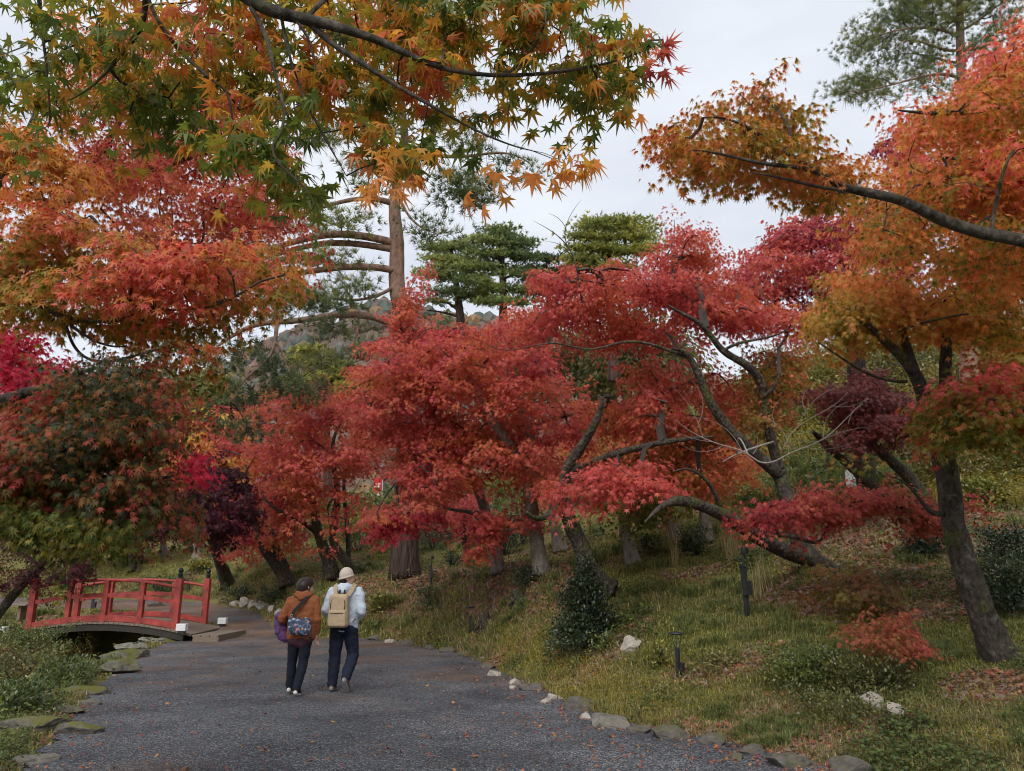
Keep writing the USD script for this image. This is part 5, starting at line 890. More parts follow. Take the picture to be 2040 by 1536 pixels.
maple('left_crimson_maple', 'vivid crimson maple glimpsed between the left green boughs', [([('w', -7.6, 9.0, -.1), ('w', -7.3, 9.0, 2.2), (-20, 760, 8.8), (60, 690, 8.6)], [0.0600, 0.0500, 0.0350, 0.0150]), ([(-20, 760, 8.8), (90, 800, 8.4), (170, 850, 8.0)], [0.0250, 0.0175, 0.0075])],
      [dict(poly=[(-40, 610), (40, 640), (90, 690), (120, 740), (130, 800), (170, 830), (185, 880), (140, 890), (90, 850), (-40, 820)], n=104, Y=8.5, T=.8, k=40, R=.34, s=.085, hue=[(0, (.36, .012, .045)), (.6, (.48, .02, .05)), (1, RED)], tpl=STAR5, thr=.3),
       dict(poly=[(340, 930), (380, 890), (400, 930), (390, 970)], n=10, Y=9.5, T=.5, k=40, R=.3, s=.085, hue=[(0, (.36, .012, .045)), (1, (.48, .02, .05))], tpl=STAR5, thr=.3)], seed=82, twig=.0035)
YB = 5.6
maple('left_orange_maple', 'orange and red maple boughs reaching in from the left edge', [([('w', -5.4, 5.6, -.1), ('w', -5.2, 5.7, 1.6), ('w', -4.9, 5.7, 2.9), (-60, 540, 5.6), (0, 585, 5.5), (60, 600, 5.4), (130, 640, 5.3), (250, 690, 5.1)], [0.0880, 0.0715, 0.0550, 0.0385, 0.0275, 0.0193, 0.0138, 0.0055]), ([('w', -5.0, 5.7, 2.6), (-40, 420, 5.6), (20, 330, 5.5), (60, 250, 5.4), (90, 170, 5.3)], [0.0440, 0.0330, 0.0275, 0.0193, 0.0083]), ([(10, 590, 5.5), (100, 620, 5.4), (200, 640, 5.2), (300, 620, 5.0), (390, 615, 4.9), (470, 590, 4.8)], [0.0193, 0.0165, 0.0138, 0.0110, 0.0083, 0.0033]),
      ([(20, 590, 5.5), (40, 520, 5.5), (100, 470, 5.4), (180, 430, 5.3)], [0.0165, 0.0138, 0.0110, 0.0044]), ([(130, 640, 5.3), (210, 720, 5.2), (300, 700, 5.1), (400, 700, 5)], [0.0110, 0.0099, 0.0077, 0.0033])],
      [dict(poly=[(-60, 420), (60, 390), (150, 400), (230, 470), (330, 480), (420, 470), (500, 490), (560, 500), (590, 540), (540, 600), (500, 640), (430, 660), (470, 730), (390, 740), (330, 710), (250, 680), (180, 640), (90, 640), (-60, 620)], n=208, Y=5.2, T=.6, k=34, R=.24, s=.072, hue=[(.05, OLI), (.25, (.36, .20, .03)), (.45, ORA), (.7, SCAR), (.95, (.48, .09, .07))], tpl=STAR7, thr=0.50, freq=.9, zk=.12, zmid=3.0, hang=(.2, 1.1)),
       dict(poly=[(-60, 220), (60, 260), (150, 300), (190, 380), (120, 420), (-60, 430)], n=56, Y=5.4, T=.6, k=34, R=.26, s=.072, hue=[(.1, OLI), (.4, AMB), (.8, ORA)], tpl=STAR7, thr=0.45)], seed=83, tone=1.08, twig=.0036, parts=300)
maple('left_green_maple', 'dark olive and russet maple hanging low over the bridge at left', [([('w', -4.9, 4.9, -.1), ('w', -4.7, 5.0, 1.2), (-60, 1000, 5.0), (10, 1040, 4.9), (60, 1060, 4.8), (100, 1055, 4.7)], [.14, .12, .08, .05, .04, .02]), ([('w', -4.75, 5.0, 1.1), (-50, 830, 5.0), (60, 780, 4.9), (160, 770, 4.8), (260, 790, 4.6)], [.08, .055, .035, .025, .01]), ([(-30, 1010, 5), (60, 930, 4.8), (180, 900, 4.7), (240, 890, 4.6), (290, 860, 4.5)], [.035, .03, .022, .018, .008]), ([(-30, 1000, 5), (100, 970, 4.8), (220, 960, 4.6), (340, 950, 4.4)], [.035, .028, .02, .008])],
      [dict(poly=[(-60, 850), (30, 830), (100, 850), (150, 830), (120, 760), (130, 715), (220, 710), (300, 740), (350, 780), (375, 830), (340, 880), (300, 920), (340, 950), (385, 985), (370, 1020), (310, 1030), (280, 1010), (200, 1000), (120, 990), (-60, 980)], n=240, Y=4.8, T=.7, k=46, R=.24, s=.056, hue=[(.1, (.025, .036, .010)), (.32, (.05, .058, .014)), (.46, (.13, .085, .018)), (.60, (.26, .10, .022)), (.78, (.33, .07, .04)), (1, (.30, .04, .035))], fr=48, tpl=STAR7, thr=0.41, freq=1.6, jit=.9, hang=(.3, 1.2)),
       dict(poly=[(-60, 960), (100, 970), (220, 1000), (280, 1020), (230, 1080), (150, 1090), (60, 1070), (-60, 1060)], n=64, Y=4.7, T=.5, k=44, R=.24, s=.056, hue=[(.2, DGRN), (.6, GRN), (.9, OLI)], fr=48, tpl=STAR7, thr=0.37, freq=1.2, hang=(.3, 1.2))], seed=84, tone=1.15, twig=.0034, parts=300)
YM = 9.0
bm = G(-10, 1262)
maple('maroon_maple', 'maroon maple with slanting dark trunk beside the left end of the bridge', [([(-30, 1262, bm[1]), (0, 1218, bm[1]), (40, 1170, bm[1]), (80, 1125, bm[1] - .1), (120, 1085, bm[1] - .2), (180, 1040, bm[1] - .4)], [.14, .125, .115, .105, .09, .05]), ([(100, 1105, bm[1]), (180, 1085, bm[1] - .3), (280, 1060, bm[1] - .6)], [.05, .04, .015]), ([(80, 1130, bm[1]), (40, 1100, bm[1] - .4), (-30, 1090, bm[1] - .6)], [.05, .04, .02])],
      [dict(poly=[(-60, 1040), (60, 1070), (150, 1080), (180, 1110), (185, 1150), (150, 1165), (100, 1160), (60, 1175), (-60, 1175)], n=104, Y=bm[1] - .5, T=.8, k=42, R=.34, s=.08, hue=[(.1, (.05, .013, .02)), (.6, (.09, .02, .03)), (1, (.18, .03, .04))], tpl=STAR5, thr=0.41, e0=30),
       dict(poly=[(170, 1030), (300, 1010), (380, 1020), (330, 1070), (300, 1110), (260, 1100), (190, 1080)], n=72, Y=bm[1] - .7, T=.7, k=42, R=.34, s=.08, hue=[(.1, (.07, .015, .022)), (.6, (.15, .02, .035)), (1, CRIM)], tpl=STAR5, thr=0.41, e0=30)], seed=85, twig=.003)

# ------------------------------------------------------------------ right orange boughs
YJ = 4.6
maple('right_orange_maple', 'orange maple bough with pale bark arching in from the right edge', [([('w', 5.2, 4.6, .2), ('w', 5.1, 4.6, 1.8), ('w', 4.7, 4.6, 3.0), (2100, 500, 4.6), (2040, 480, 4.6), (1960, 465, 4.6), (1850, 425, 4.5), (1780, 395, 4.4), (1690, 375, 4.4), (1640, 350, 4.3), (1560, 300, 4.2), (1500, 260, 4.2), (1400, 235, 4.1)], [.14, .12, .09, .055, .045, .042, .036, .03, .026, .02, .014, .011, .005]),
      ([(1640, 350, 4.3), (1600, 335, 4.2), (1520, 325, 4.1), (1450, 310, 4.1), (1380, 300, 4.0)], [.016, .013, .011, .009, .004]), ([(1690, 375, 4.4), (1650, 375, 4.3), (1580, 360, 4.2), (1500, 345, 4.1)], [.014, .012, .009, .004]), ([('w', 4.9, 4.6, 2.8), ('w', 4.7, 5.0, 4.2), (2060, 200, 5.4), (1950, 220, 5.3), (1850, 225, 5.2), (1790, 220, 5.1)], [.08, .06, .035, .025, .015, .006]), ([('w', 4.7, 5.0, 4.0), (2060, 330, 5.5), (1950, 320, 5.4), (1860, 310, 5.3)], [.05, .03, .02, .008]), ([(1975, 460, 4.6), (1985, 400, 4.6), (2000, 340, 4.5), (2020, 300, 4.5)], [.014, .012, .01, .006])],
      [dict(poly=[(1325, 315), (1335, 240), (1390, 205), (1450, 195), (1510, 165), (1545, 148), (1575, 190), (1600, 230), (1650, 290), (1640, 340), (1600, 390), (1540, 395), (1470, 360), (1420, 375), (1350, 330)], n=85, Y=4.45, T=0.30, k=34, R=.19, s=.062, hue=[(.1, OLI), (.35, (.36, .20, .03)), (.6, (.46, .19, .04)), (.9, (.44, .12, .05))], tpl=STAR7, thr=0.39, freq=1.6, e0=30, hang=(.2, 1.0)),
       dict(poly=[(1600, 330), (1680, 290), (1730, 240), (1735, 300), (1720, 370), (1660, 400), (1600, 400)], n=27, Y=4.75, T=0.25, k=30, R=.19, s=.062, hue=[(.1, OLI), (.4, AMB), (.8, ORA)], tpl=STAR7, thr=0.43, freq=1.6, e0=30, hang=(.2, 1.0)),
       dict(poly=[(1700, 400), (1780, 360), (1850, 330), (1950, 350), (2090, 330), (2090, 540), (1980, 540), (1880, 520), (1780, 490), (1680, 440)], n=94, Y=5.35, T=0.50, k=34, R=.22, s=.064, hue=[(.05, GRN), (.3, OLI), (.5, (.44, .17, .03)), (.75, ORA), (1, SCAR)], tpl=STAR7, thr=0.43, freq=1.2, hang=(.2, 1.0)),
       dict(poly=[(1755, 190), (1800, 165), (1900, 175), (1960, 110), (2010, 60), (2090, 20), (2090, 380), (1960, 370), (1860, 360), (1770, 330), (1780, 260)], n=156, Y=5.4, T=0.80, k=36, R=.25, s=.066, hue=[(.05, (.30, .18, .03)), (.25, AMB), (.45, ORA), (.7, SCAR), (.95, RED), (1.1, CRIM)], tpl=STAR7, thr=0.43, freq=1.0, zk=.1, zmid=4.6, hang=(.2, 1.0))], BARK, seed=90, tone=1.15, twig=.0030, parts=300)
maple('right_orange_maple', 'orange red maple behind the pale bough, filling the right edge under it', [([('w', 7.6, 7.6, 1.0), ('w', 7.4, 7.6, 3.0), (2100, 480, 7.6), (2000, 430, 7.5), (1900, 380, 7.4), (1820, 330, 7.2)], [.16, .14, .1, .07, .05, .02]), ([(2100, 500, 7.6), (2000, 540, 7.3), (1900, 520, 7.1), (1780, 480, 6.9)], [.06, .045, .03, .01])],
      [dict(poly=[(1690, 430), (1760, 330), (1850, 250), (1950, 200), (2090, 180), (2090, 580), (1960, 570), (1850, 560), (1760, 530), (1700, 490)], n=192, Y=7.3, T=1.10, k=40, R=.32, s=.08, hue=[(.1, OLI), (.35, (.40, .17, .03)), (.6, ORA), (.85, SCAR), (1.05, RED)], tpl=STAR5, thr=0.42)], seed=91, tone=1.20, twig=.0035)

# ------------------------------------------------------------------ the overhanging bough close to the camera
YA = 2.25
maple('overhanging_maple', 'green and amber maple bough hanging close overhead across the top left', [([('w', -3.9, .9, -.1), ('w', -3.7, 1.0, 1.6), ('w', -3.2, 1.3, 3.2), (200, -260, 2.2), (440, -60, 2.2), (520, 12, 2.2), (610, 38, 2.2), (700, 62, 2.2), (780, 92, 2.25), (850, 125, 2.3), (910, 142, 2.3), (1000, 150, 2.35), (1120, 142, 2.4), (1230, 120, 2.45), (1320, 80, 2.5)], [.15, .13, .10, .06, .03, .022, .019, .016, .013, .010, .008, .007, .006, .004, .002]),
      ([(610, 38, 2.2), (660, 85, 2.2), (720, 125, 2.15), (765, 155, 2.15), (850, 205, 2.15), (950, 260, 2.2), (1060, 300, 2.25)], [.012, .010, .008, .007, .006, .004, .002]), ([(300, -170, 2.2), (290, 0, 2.3), (285, 40, 2.35), (240, 110, 2.4), (210, 145, 2.4), (135, 200, 2.45)], [.014, .011, .010, .008, .006, .002]),
      ([(500, 15, 2.2), (535, 90, 2.15), (552, 160, 2.1), (556, 270, 2.1), (545, 290, 2.1), (570, 340, 2.1), (620, 420, 2.1)], [.008, .007, .006, .005, .004, .003, .0015]), ([(580, 30, 2.2), (610, 70, 2.2), (628, 140, 2.2)], [.007, .005, .002]), ([(560, 30, 2.2), (600, 180, 2.25), (650, 280, 2.25), (690, 350, 2.3)], [.006, .005, .004, .0015]),
      ([(200, -260, 2.2), (80, -120, 2.4), (80, 20, 2.5), (90, 110, 2.5), (100, 250, 2.55)], [.02, .012, .007, .005, .002]), ([(290, -20, 2.3), (350, 90, 2.3), (400, 140, 2.3), (450, 180, 2.3)], [.008, .007, .006, .003]), ([(1000, 150, 2.35), (1080, 60, 2.4), (1100, 0, 2.4), (1120, -60, 2.4)], [.006, .005, .004, .002]), ([(610, 38, 2.2), (660, -10, 2.25), (760, -60, 2.3)], [.009, .008, .004])],
      [dict(poly=[(560, -60), (1215, -60), (1225, 30), (1290, 70), (1280, 110), (1250, 180), (1240, 250), (1180, 280), (1130, 320), (1040, 320), (960, 310), (890, 300), (830, 330), (760, 330), (700, 280), (620, 200), (580, 100)], n=185, Y=2.52, T=.26, k=12, R=.10, s=.064, hue=[(.05, (.06, .088, .018)), (.25, (.12, .16, .026)), (.42, (.17, .17, .02)), (.58, (.44, .24, .03)), (.78, (.50, .19, .03)), (1, (.48, .12, .06))], tpl=STAR7F, thr=0.34, freq=3.2, e0=60, hang=(.35, 1.25), jit=.75),
       dict(poly=[(1270, 70), (1300, 60), (1345, 45), (1330, 100), (1300, 150), (1270, 130)], n=5, Y=2.45, T=.08, k=6, R=.07, s=.055, hue=[(0, (.30, .04, .05)), (1, (.42, .12, .05))], tpl=STAR7F, thr=.0, hang=(-.9, .6)),
       dict(poly=[(-60, -60), (560, -60), (590, 60), (600, 200), (640, 320), (640, 450), (600, 470), (560, 400), (480, 370), (420, 320), (360, 300), (300, 310), (200, 300), (120, 330), (-60, 330)], n=150, Y=2.6, T=.36, k=12, R=.12, s=.064, hue=[(.1, (.06, .088, .018)), (.32, (.12, .16, .026)), (.52, (.16, .17, .02)), (.68, (.42, .24, .03)), (.88, (.50, .18, .03)), (1.05, (.46, .10, .06))], tpl=STAR7F, thr=0.45, freq=3.0, e0=60, hang=(.35, 1.25), jit=.75),
       dict(poly=[(680, 330), (760, 330), (830, 350), (830, 410), (760, 400), (700, 400)], n=5, Y=2.2, T=.1, k=9, R=.10, s=.064, hue=[(.1, AMB), (.9, ORA)], tpl=STAR7F, thr=.0, hang=(.4, 1.3)), dict(poly=[(940, 310), (1040, 320), (1160, 290), (1140, 345), (1000, 350)], n=6, Y=2.25, T=.1, k=9, R=.10, s=.064, hue=[(.1, (.12, .16, .026)), (.4, AMB), (.9, ORA)], tpl=STAR7F, thr=.0, hang=(.4, 1.3))], seed=95, tone=1.10, twig=.0012, parts=300)

# ------------------------------------------------------------------ shrubs and low plants
SG = [(.2, (.016, .026, .013)), (.6, (.032, .050, .022)), (.9, (.06, .08, .03))]
SGL = [(.2, (.05, .075, .022)), (.6, (.10, .13, .03)), (.9, (.17, .18, .04))]
SYL = [(.2, (.11, .12, .022)), (.6, (.20, .19, .035)), (.9, (.32, .26, .045))]
SOL2 = [(.2, (.05, .06, .02)), (.5, (.09, .10, .028)), (.9, (.20, .17, .04))]
SOL = [(.2, (.08, .09, .03)), (.5, (.17, .15, .045)), (.9, (.28, .20, .06))]
def bush(u, v, wpx, hpx, n, size, hue, label, seed, cat_='shrub', shape=0.0, tpl=KITE, upward=.35, group=None, dy=0.0):
    p = G(u, v); k = p[1] / FPX
    shrub('shrub' if cat_ == 'shrub' else cat_.replace(' ', '_'), label, p + [0, dy, -.02], wpx * k, hpx * k, n, size, hue, cat_, tpl, upward, group, seed, 1, shape)
bush(1165, 1303, 150, 165, 11000, .05, SG, 'tall dark evergreen shrub with pointed top beside the leaning maple', 301, shape=1.0)
bush(1050, 1173, 64, 44, 1500, .05, SG, 'low dark green shrub left of the tall pointed evergreen', 302)
bush(897, 1130, 44, 34, 900, .05, SG, 'small dark shrub right of the big pine trunk', 303)
bush(862, 1096, 84, 66, 2200, .06, SG, 'wide dark shrub just behind the big pine trunk', 304)
bush(1006, 1108, 70, 64, 1900, .06, SG, 'dark shrub behind the twin red maple trunks', 305)
bush(1040, 1086, 80, 70, 1900, .06, SG, 'upper dark shrub right behind the largest red maple trunk', 306)
bush(1386, 1107, 62, 56, 1900, .05, SG, 'round dark shrub at the foot of the pale straight trunk', 307)
bush(1295, 1102, 50, 40, 1000, .05, SG, 'dark shrub right of the pale forked trunk', 308)
bush(1522, 1075, 60, 54, 1500, .05, SG, 'dark shrub behind the near horizontal red maple limb', 309)
bush(1846, 1108, 92, 72, 2600, .05, SG, 'dark shrub on the slope left of the big right trunk', 310)
bush(2020, 1222, 110, 118, 4200, .045, SG, 'large glossy dark shrub at the right edge behind the big trunk', 311)
bush(2010, 1120, 110, 70, 2000, .05, SG, 'dark green shrub above the glossy one at the right edge', 312)
bush(756, 1222, 50, 36, 900, .07, SYL, 'bright yellow green clump beside the backpack', 313, upward=.8)
bush(857, 1216, 66, 50, 1600, .05, SGL, 'leafy green clump under the slim post light by the pine', 314)
bush(718, 1143, 44, 22, 500, .06, SGL, 'small green mound right of the beanie', 315)
bush(716, 1098, 60, 28, 700, .07, SG, 'dark low mound on the slope left of the big pine', 316)
bush(476, 1196, 80, 30, 1300, .06, SG, 'low dark hedge mound by the far path edge', 317)
bush(545, 1203, 60, 34, 1100, .06, SG, 'dark low bush left of the rust hoodie', 318)
bush(1600, 1368, 160, 74, 4200, .034, SGL, 'yellow green leafy thicket on the lower right slope', 319, upward=.6)
bush(1735, 1378, 160, 66, 4000, .034, SOL2, 'olive leafy thicket below the red sapling', 320, upward=.6)
bush(1312, 1330, 40, 48, 600, .04, SYL, 'feathery yellow green fern left of the disc topped light', 321, upward=.8)
bush(1425, 1330, 110, 30, 1000, .04, SOL, 'low grassy mound right of the disc topped light', 322)
bush(1690, 1418, 210, 46, 3600, .03, SOL2, 'dark green undergrowth around the pale rocks at lower right', 323)
bush(1210, 1296, 60, 34, 700, .04, SGL, 'green sprigs between the pointed evergreen and the pale rock', 324)
for k, (u, v, w, h, hue, lb) in enumerate([(60, 1300, 160, 52, SGL, 'green undergrowth on the stream bank below the left end of the bridge'), (150, 1320, 90, 50, SOL, 'straw coloured growth by the dark gap under the bridge'), (40, 1365, 150, 70, SOL, 'rusty green fern clump at the left edge'), (120, 1372, 110, 56, SGL, 'green fern clump above the long slab at left'),
                                          (20, 1420, 140, 60, SGL, 'dark green growth above the mossy slabs at the left edge'), (225, 1262, 70, 22, SOL, 'dry tuft under the right half of the bridge'), (320, 1266, 90, 20, SOL, 'dry twiggy growth in front of the bridge post')]):
    bush(u, v, w, h, 1800, .045, hue, lb, 330 + k, upward=.9)
for k, (u, v, w, h, hue, lb) in enumerate([(100, 1215, 110, 56, SYL, 'yellow green bush behind the left bay of the bridge'), (30, 1190, 100, 60, SYL, 'yellow leafed bush behind the plank bench'), (330, 1178, 110, 26, SG, 'low clipped green mound behind the bridge handrail'), (185, 1128, 110, 40, SOL, 'olive bush left of the short tree behind the bridge'), (400, 1135, 40, 16, SYL, 'yellow green tuft at the foot of the thick grey trunk'), (255, 1125, 50, 30, SGL, 'pale green plant on the rise behind the bridge')]):
    bush(u, v, w, h, 1500, .09, hue, lb, 345 + k)
BANKLB = ['tawny bush on the bank right of the big right trunk', 'yellow bush at the right frame edge above the glossy dark shrub', 'bright green bamboo grass clump right of the big right trunk', 'green bush just left of the big right trunk', 'green bush between the right trunk and the bronze maple stems', 'yellow bush behind the dead pale twigs', 'yellow bush under the left end of the bronze maple', 'russet olive bush left of the bronze maple crown', 'yellow bush above the bronze maple, left one', 'russet bush above the bronze maple, right one', "topmost russet bush right of the forked maple's upper limb", 'topmost yellow bush below the amber crown', 'russet bush in the gap between the two forks of the right trunk', 'russet bush right of the upright fork of the right trunk', 'yellow bush at the right edge behind the lower amber bough', "green bush behind the forked maple's main stems", 'green bush behind the near horizontal limb', 'green bush behind the pale forked trunk', 'green bush behind the leaning dark maple', 'green bush above the dark shrubs right of the big pine', 'green bush just left of the big pine trunk', 'green bush behind the many stemmed crimson maple', 'dark bush below the red banner', 'olive bush behind the twin trunk crimson maple', 'olive bush right of the dark purple maple']
for k, (u, v, w, h, hue, sz) in enumerate([(1925, 965, 150, 90, SOL, .07), (2035, 960, 120, 110, SYL, .07), (1960, 1002, 90, 40, SYL, .09), (1860, 960, 90, 70, SGL, .07), (1770, 990, 110, 60, SGL, .08), (1590, 860, 130, 70, SYL, .10), (1680, 850, 130, 90, SYL, .10), (1530, 800, 120, 70, SOL, .10), (1620, 790, 120, 70, SYL, .11), (1720, 780, 130, 80, SOL, .11), (1560, 740, 120, 60, SOL, .11), (1660, 730, 130, 60, SYL, .11), (1800, 760, 130, 90, SOL, .11), (1900, 800, 140, 90, SOL, .10), (2010, 830, 140, 100, SYL, .09), (1480, 860, 120, 80, SGL, .10), (1390, 930, 130, 70, SGL, .09), (1250, 960, 120, 70, SGL, .09), (1150, 980, 120, 60, SGL, .09), (920, 1010, 120, 60, SGL, .11), (740, 1030, 120, 50, SGL, .12), (650, 1030, 110, 40, SGL, .12), (700, 990, 120, 50, SG, .12), (560, 1030, 120, 40, SOL, .12), (460, 1020, 120, 50, SOL, .12)]):
    bush(u, v, w, h, 2200, sz, hue, BANKLB[k], 360 + k, group='bushes on the bank behind the maples')

# ------------------------------------------------------------------ stones
def ordinal(n): return ['nearest', 'second', 'third', 'fourth', 'fifth', 'sixth', 'seventh', 'eighth', 'ninth', 'tenth', 'eleventh', 'twelfth', 'thirteenth', 'fourteenth', 'fifteenth', 'sixteenth', 'seventeenth', 'eighteenth'][n]
_sr = [(1690, 1540, 110, 'd'), (1570, 1526, 100, 'd'), (1500, 1500, 60, 'd'), (1470, 1512, 46, 'd'), (1420, 1482, 80, 'd'), (1335, 1470, 90, 'd'), (1270, 1460, 70, 'd'), (1215, 1448, 110, 'g'), (1165, 1432, 34, 'p'), (1150, 1412, 90, 'd'), (1090, 1400, 26, 'p'), (1100, 1392, 30, 'p'), (1115, 1393, 20, 'p'), (1065, 1376, 70, 'd'), (1028, 1362, 40, 'p'), (1020, 1372, 22, 'p'),
       (985, 1345, 44, 'p'), (975, 1330, 46, 'd'), (960, 1315, 24, 'p'), (925, 1304, 36, 'd'), (895, 1298, 50, 'd'), (858, 1292, 36, 'd'), (812, 1284, 56, 'd'), (775, 1280, 26, 'p'), (745, 1274, 44, 'd'), (722, 1268, 20, 'p')]
cnt = {'d': 0, 'p': 0, 'g': 0}
for k, (u, v, w, c) in enumerate(_sr):
    p = on_plane(np.array([float(u)]), np.array([float(v)]))[0]; m = w * p[1] / FPX * .92
    nm = {'d': 'dark brown stone', 'p': 'pale rounded stone', 'g': 'large grey stone'}[c]
    stone('edging_stone', f'{nm} edging the right side of the path, {ordinal(cnt[c])} {"dark" if c == "d" else "pale" if c == "p" else "grey"} one from the camera', [p[0], p[1] + .02, float(PZ(p[:1], p[1:])[0])], (m, m * .62, m * (.42 if c != 'p' else .55) + .03), {'d': STONE_DARK, 'p': STONE_PALE, 'g': STONE_GREY}[c], 400 + k, .45, rot=-.35 + .5 * math.sin(k * 7.7)); cnt[c] += 1
for k, (u, v, w) in enumerate([(468, 1205, 22), (486, 1207, 34), (503, 1208, 24), (520, 1212, 30), (540, 1217, 26), (556, 1221, 22), (575, 1228, 24)]):
    p = G(u, v + 3); m = w * p[1] / FPX; stone('edging_stone', f'pale stone at the far bend of the path, {["leftmost", "second", "third", "fourth", "fifth", "sixth", "rightmost"][k]} of the row', p, (m, m * .7, m * .75), STONE_PALE, 440 + k, .25)
for k, (u, v, w, h, c, lb) in enumerate([(40, 1525, 150, .30, 'g', 'flat grey slab in the lower left corner beside the gravel'), (45, 1462, 170, .42, 'm', 'long mossy slab at the left edge above the grey corner slab'), (145, 1462, 90, .55, 'm', 'mossy humped stone right of the long mossy slab'), (105, 1425, 90, .4, 'd', 'dark flat stone above the mossy humped stone'), (160, 1405, 60, .45, 'g', 'small flat grey stone beside the gravel at left'),
                                         (165, 1385, 130, .45, 'm', 'long grey slab with dark face at the left path edge'), (225, 1340, 90, .7, 'm', 'mossy block stone halfway along the left path edge'), (245, 1312, 90, .6, 'm', 'mossy flat stone behind the mossy block'), (278, 1308, 46, .9, 'd', 'dark upright block at the corner of the left edge'), (255, 1292, 90, .35, 'g', 'long thin slab near the bridge at left edge'), (300, 1282, 80, .4, 'g', 'slab leading toward the bridge foot'), (335, 1276, 40, .8, 'p', 'pale fronted stone before the bridge foot'), (362, 1272, 40, .6, 'd', 'small dark stone right of the pale fronted one')]):
    p = on_plane(np.array([float(u)]), np.array([float(v)]))[0]; m = w * p[1] / FPX
    stone('edging_stone', lb, [p[0], p[1] + .1, -.02], (m * 1.05, m * .6, m * h * .55 + .05), {'d': STONE_DARK, 'p': STONE_PALE, 'g': STONE_GREY, 'm': STONE_MOSS}[c], 460 + k, .32, rot=.1 * math.sin(k * 3))
for k, (u, v, w, h, mt_, lb) in enumerate([(1258, 1296, 64, 48, STONE_PALE, 'pale pointed rock right of the tall dark shrub'), (1735, 1412, 60, 44, STONE_PALE, 'left pale rock in the undergrowth at lower right'), (1785, 1425, 58, 40, STONE_PALE, 'right pale rock in the undergrowth at lower right'), (310, 1210, 34, 18, STONE_DARK, 'grey rock seen between the bridge rails'), (708, 1193, 14, 8, STONE_PALE, 'small pale rock right of the backpack')]):
    p = G(u, v); m = p[1] / FPX; stone('rock', lb, p, (w * m, w * m * .8, h * m * .95), mt_, 480 + k, .3, cat_='rock')
for k, (u, v, lb) in enumerate([(966, 1255, 'dark hollow tree stump with root on the slope by the small light'), (1034, 1207, 'small rotten stump covered with dark growth higher up the slope')]):
    p = G(u, v); s = p[1] / FPX; t = Thing('tree_stump', lb, 'stump', p)
    t.part('stump', tube([p + [0, 0, -.1], p + [0, 0, 14 * s], p + [-4 * s, 0, 30 * s]], [16 * s, 12 * s, 10 * s], 10, 5, .16, 7 + k), BARK, True)
    for q in ((26, -6, 6), (-20, -10, 3), (14, -16, 2)): t.part('root', tube([p + [0, 0, 9 * s], p + np.array([q[0] * .5, q[1] * .5, 9]) * s, p + np.array([q[0], q[1], q[2] - 5]) * s], [6 * s, 5 * s, 2.5 * s], 6, 4, .1, 9 + k), BARK, True)

# ------------------------------------------------------------------ garden lights, banner, board
for (u, v, hp, kind, rot, lb) in [(1352, 1349, 76, 'disc', .5, 'black disc topped garden light nearest the camera on the right slope'), (936, 1264, 48, 'disc', .2, 'small disc topped garden light beside the stump'), (372, 1180, 32, 'disc', 0, 'disc topped garden light behind the right posts of the bridge'), (275, 1143, 26, 'disc', 0, 'tiny disc topped garden light above the bridge handrail'), (183, 1215, 46, 'disc', 0, 'disc topped garden light seen through the left bays of the bridge'),
                                  (1489, 1232, 92, 'spot', .3, 'tall black post light with round spot head on the open slope'), (858, 1172, 42, 'spot', -.2, 'slim post light with white top beside the big pine'), (419, 1122, 24, 'spot', 0, 'far thin post light on the rise behind the bridge')]:
    p = G(u, v); bollard(lb, p, hp * p[1] / FPX * 1.03, kind, rot)
p = G(752, 1010); s = p[1] / FPX; t = Thing('red_banner', 'red upright banner with white writing glimpsed left of the big pine', 'banner', p); c = P(752, 972, p[1])
REDCLOTH = plain('red_cloth', (.42, .015, .02), .8, .1); bw = .5 * 16 * s
t.part('pole', tube([p + [bw * 1.1, .02, -.05], c + [bw * 1.1, .02, 26 * s]], [.02, .016], 6, 1, 0), WHITEL)
t.part('cloth', box(c, [16 * s, .012, 40 * s], 0), REDCLOTH)
for q in ((-4, 8, 4, 3), (-4, 2, 5, 2), (3, 8, 5, 2), (2, 3, 3, 4)): t.part('writing', box(c + np.array([q[0] * s, -.010, q[1] * s]), [q[2] * s, .004, q[3] * s], 0), WHITEL)
tri = trimesh.creation.extrude_polygon(shapely.Polygon([(-3.5 * s, -16 * s), (3.5 * s, -16 * s), (.3 * s, -7 * s)]), .004); vv = np.array(tri.vertices)[:, [0, 2, 1]] * [1, -1, 1]
t.part('writing', (vv + c + [2 * s, -.0085, 0], np.array(tri.faces)[:, ::-1]), WHITEL)
p = G(1708, 1000); c = P(1706, 952, p[1] + .5); s = p[1] / FPX; t = Thing('white_board', 'blank white board on posts glimpsed through the low red boughs', 'board', [c[0], c[1], p[2]])
t.part('panel', box(c, [44 * s, .04, 40 * s], .006), WHITEL, 40)
for k in (-1, 1): t.part('post', box([c[0] + k * 18 * s, c[1] + .045, (c[2] + p[2]) / 2 - .1], [.05, .05, c[2] - p[2] + .5], .004), DECK)

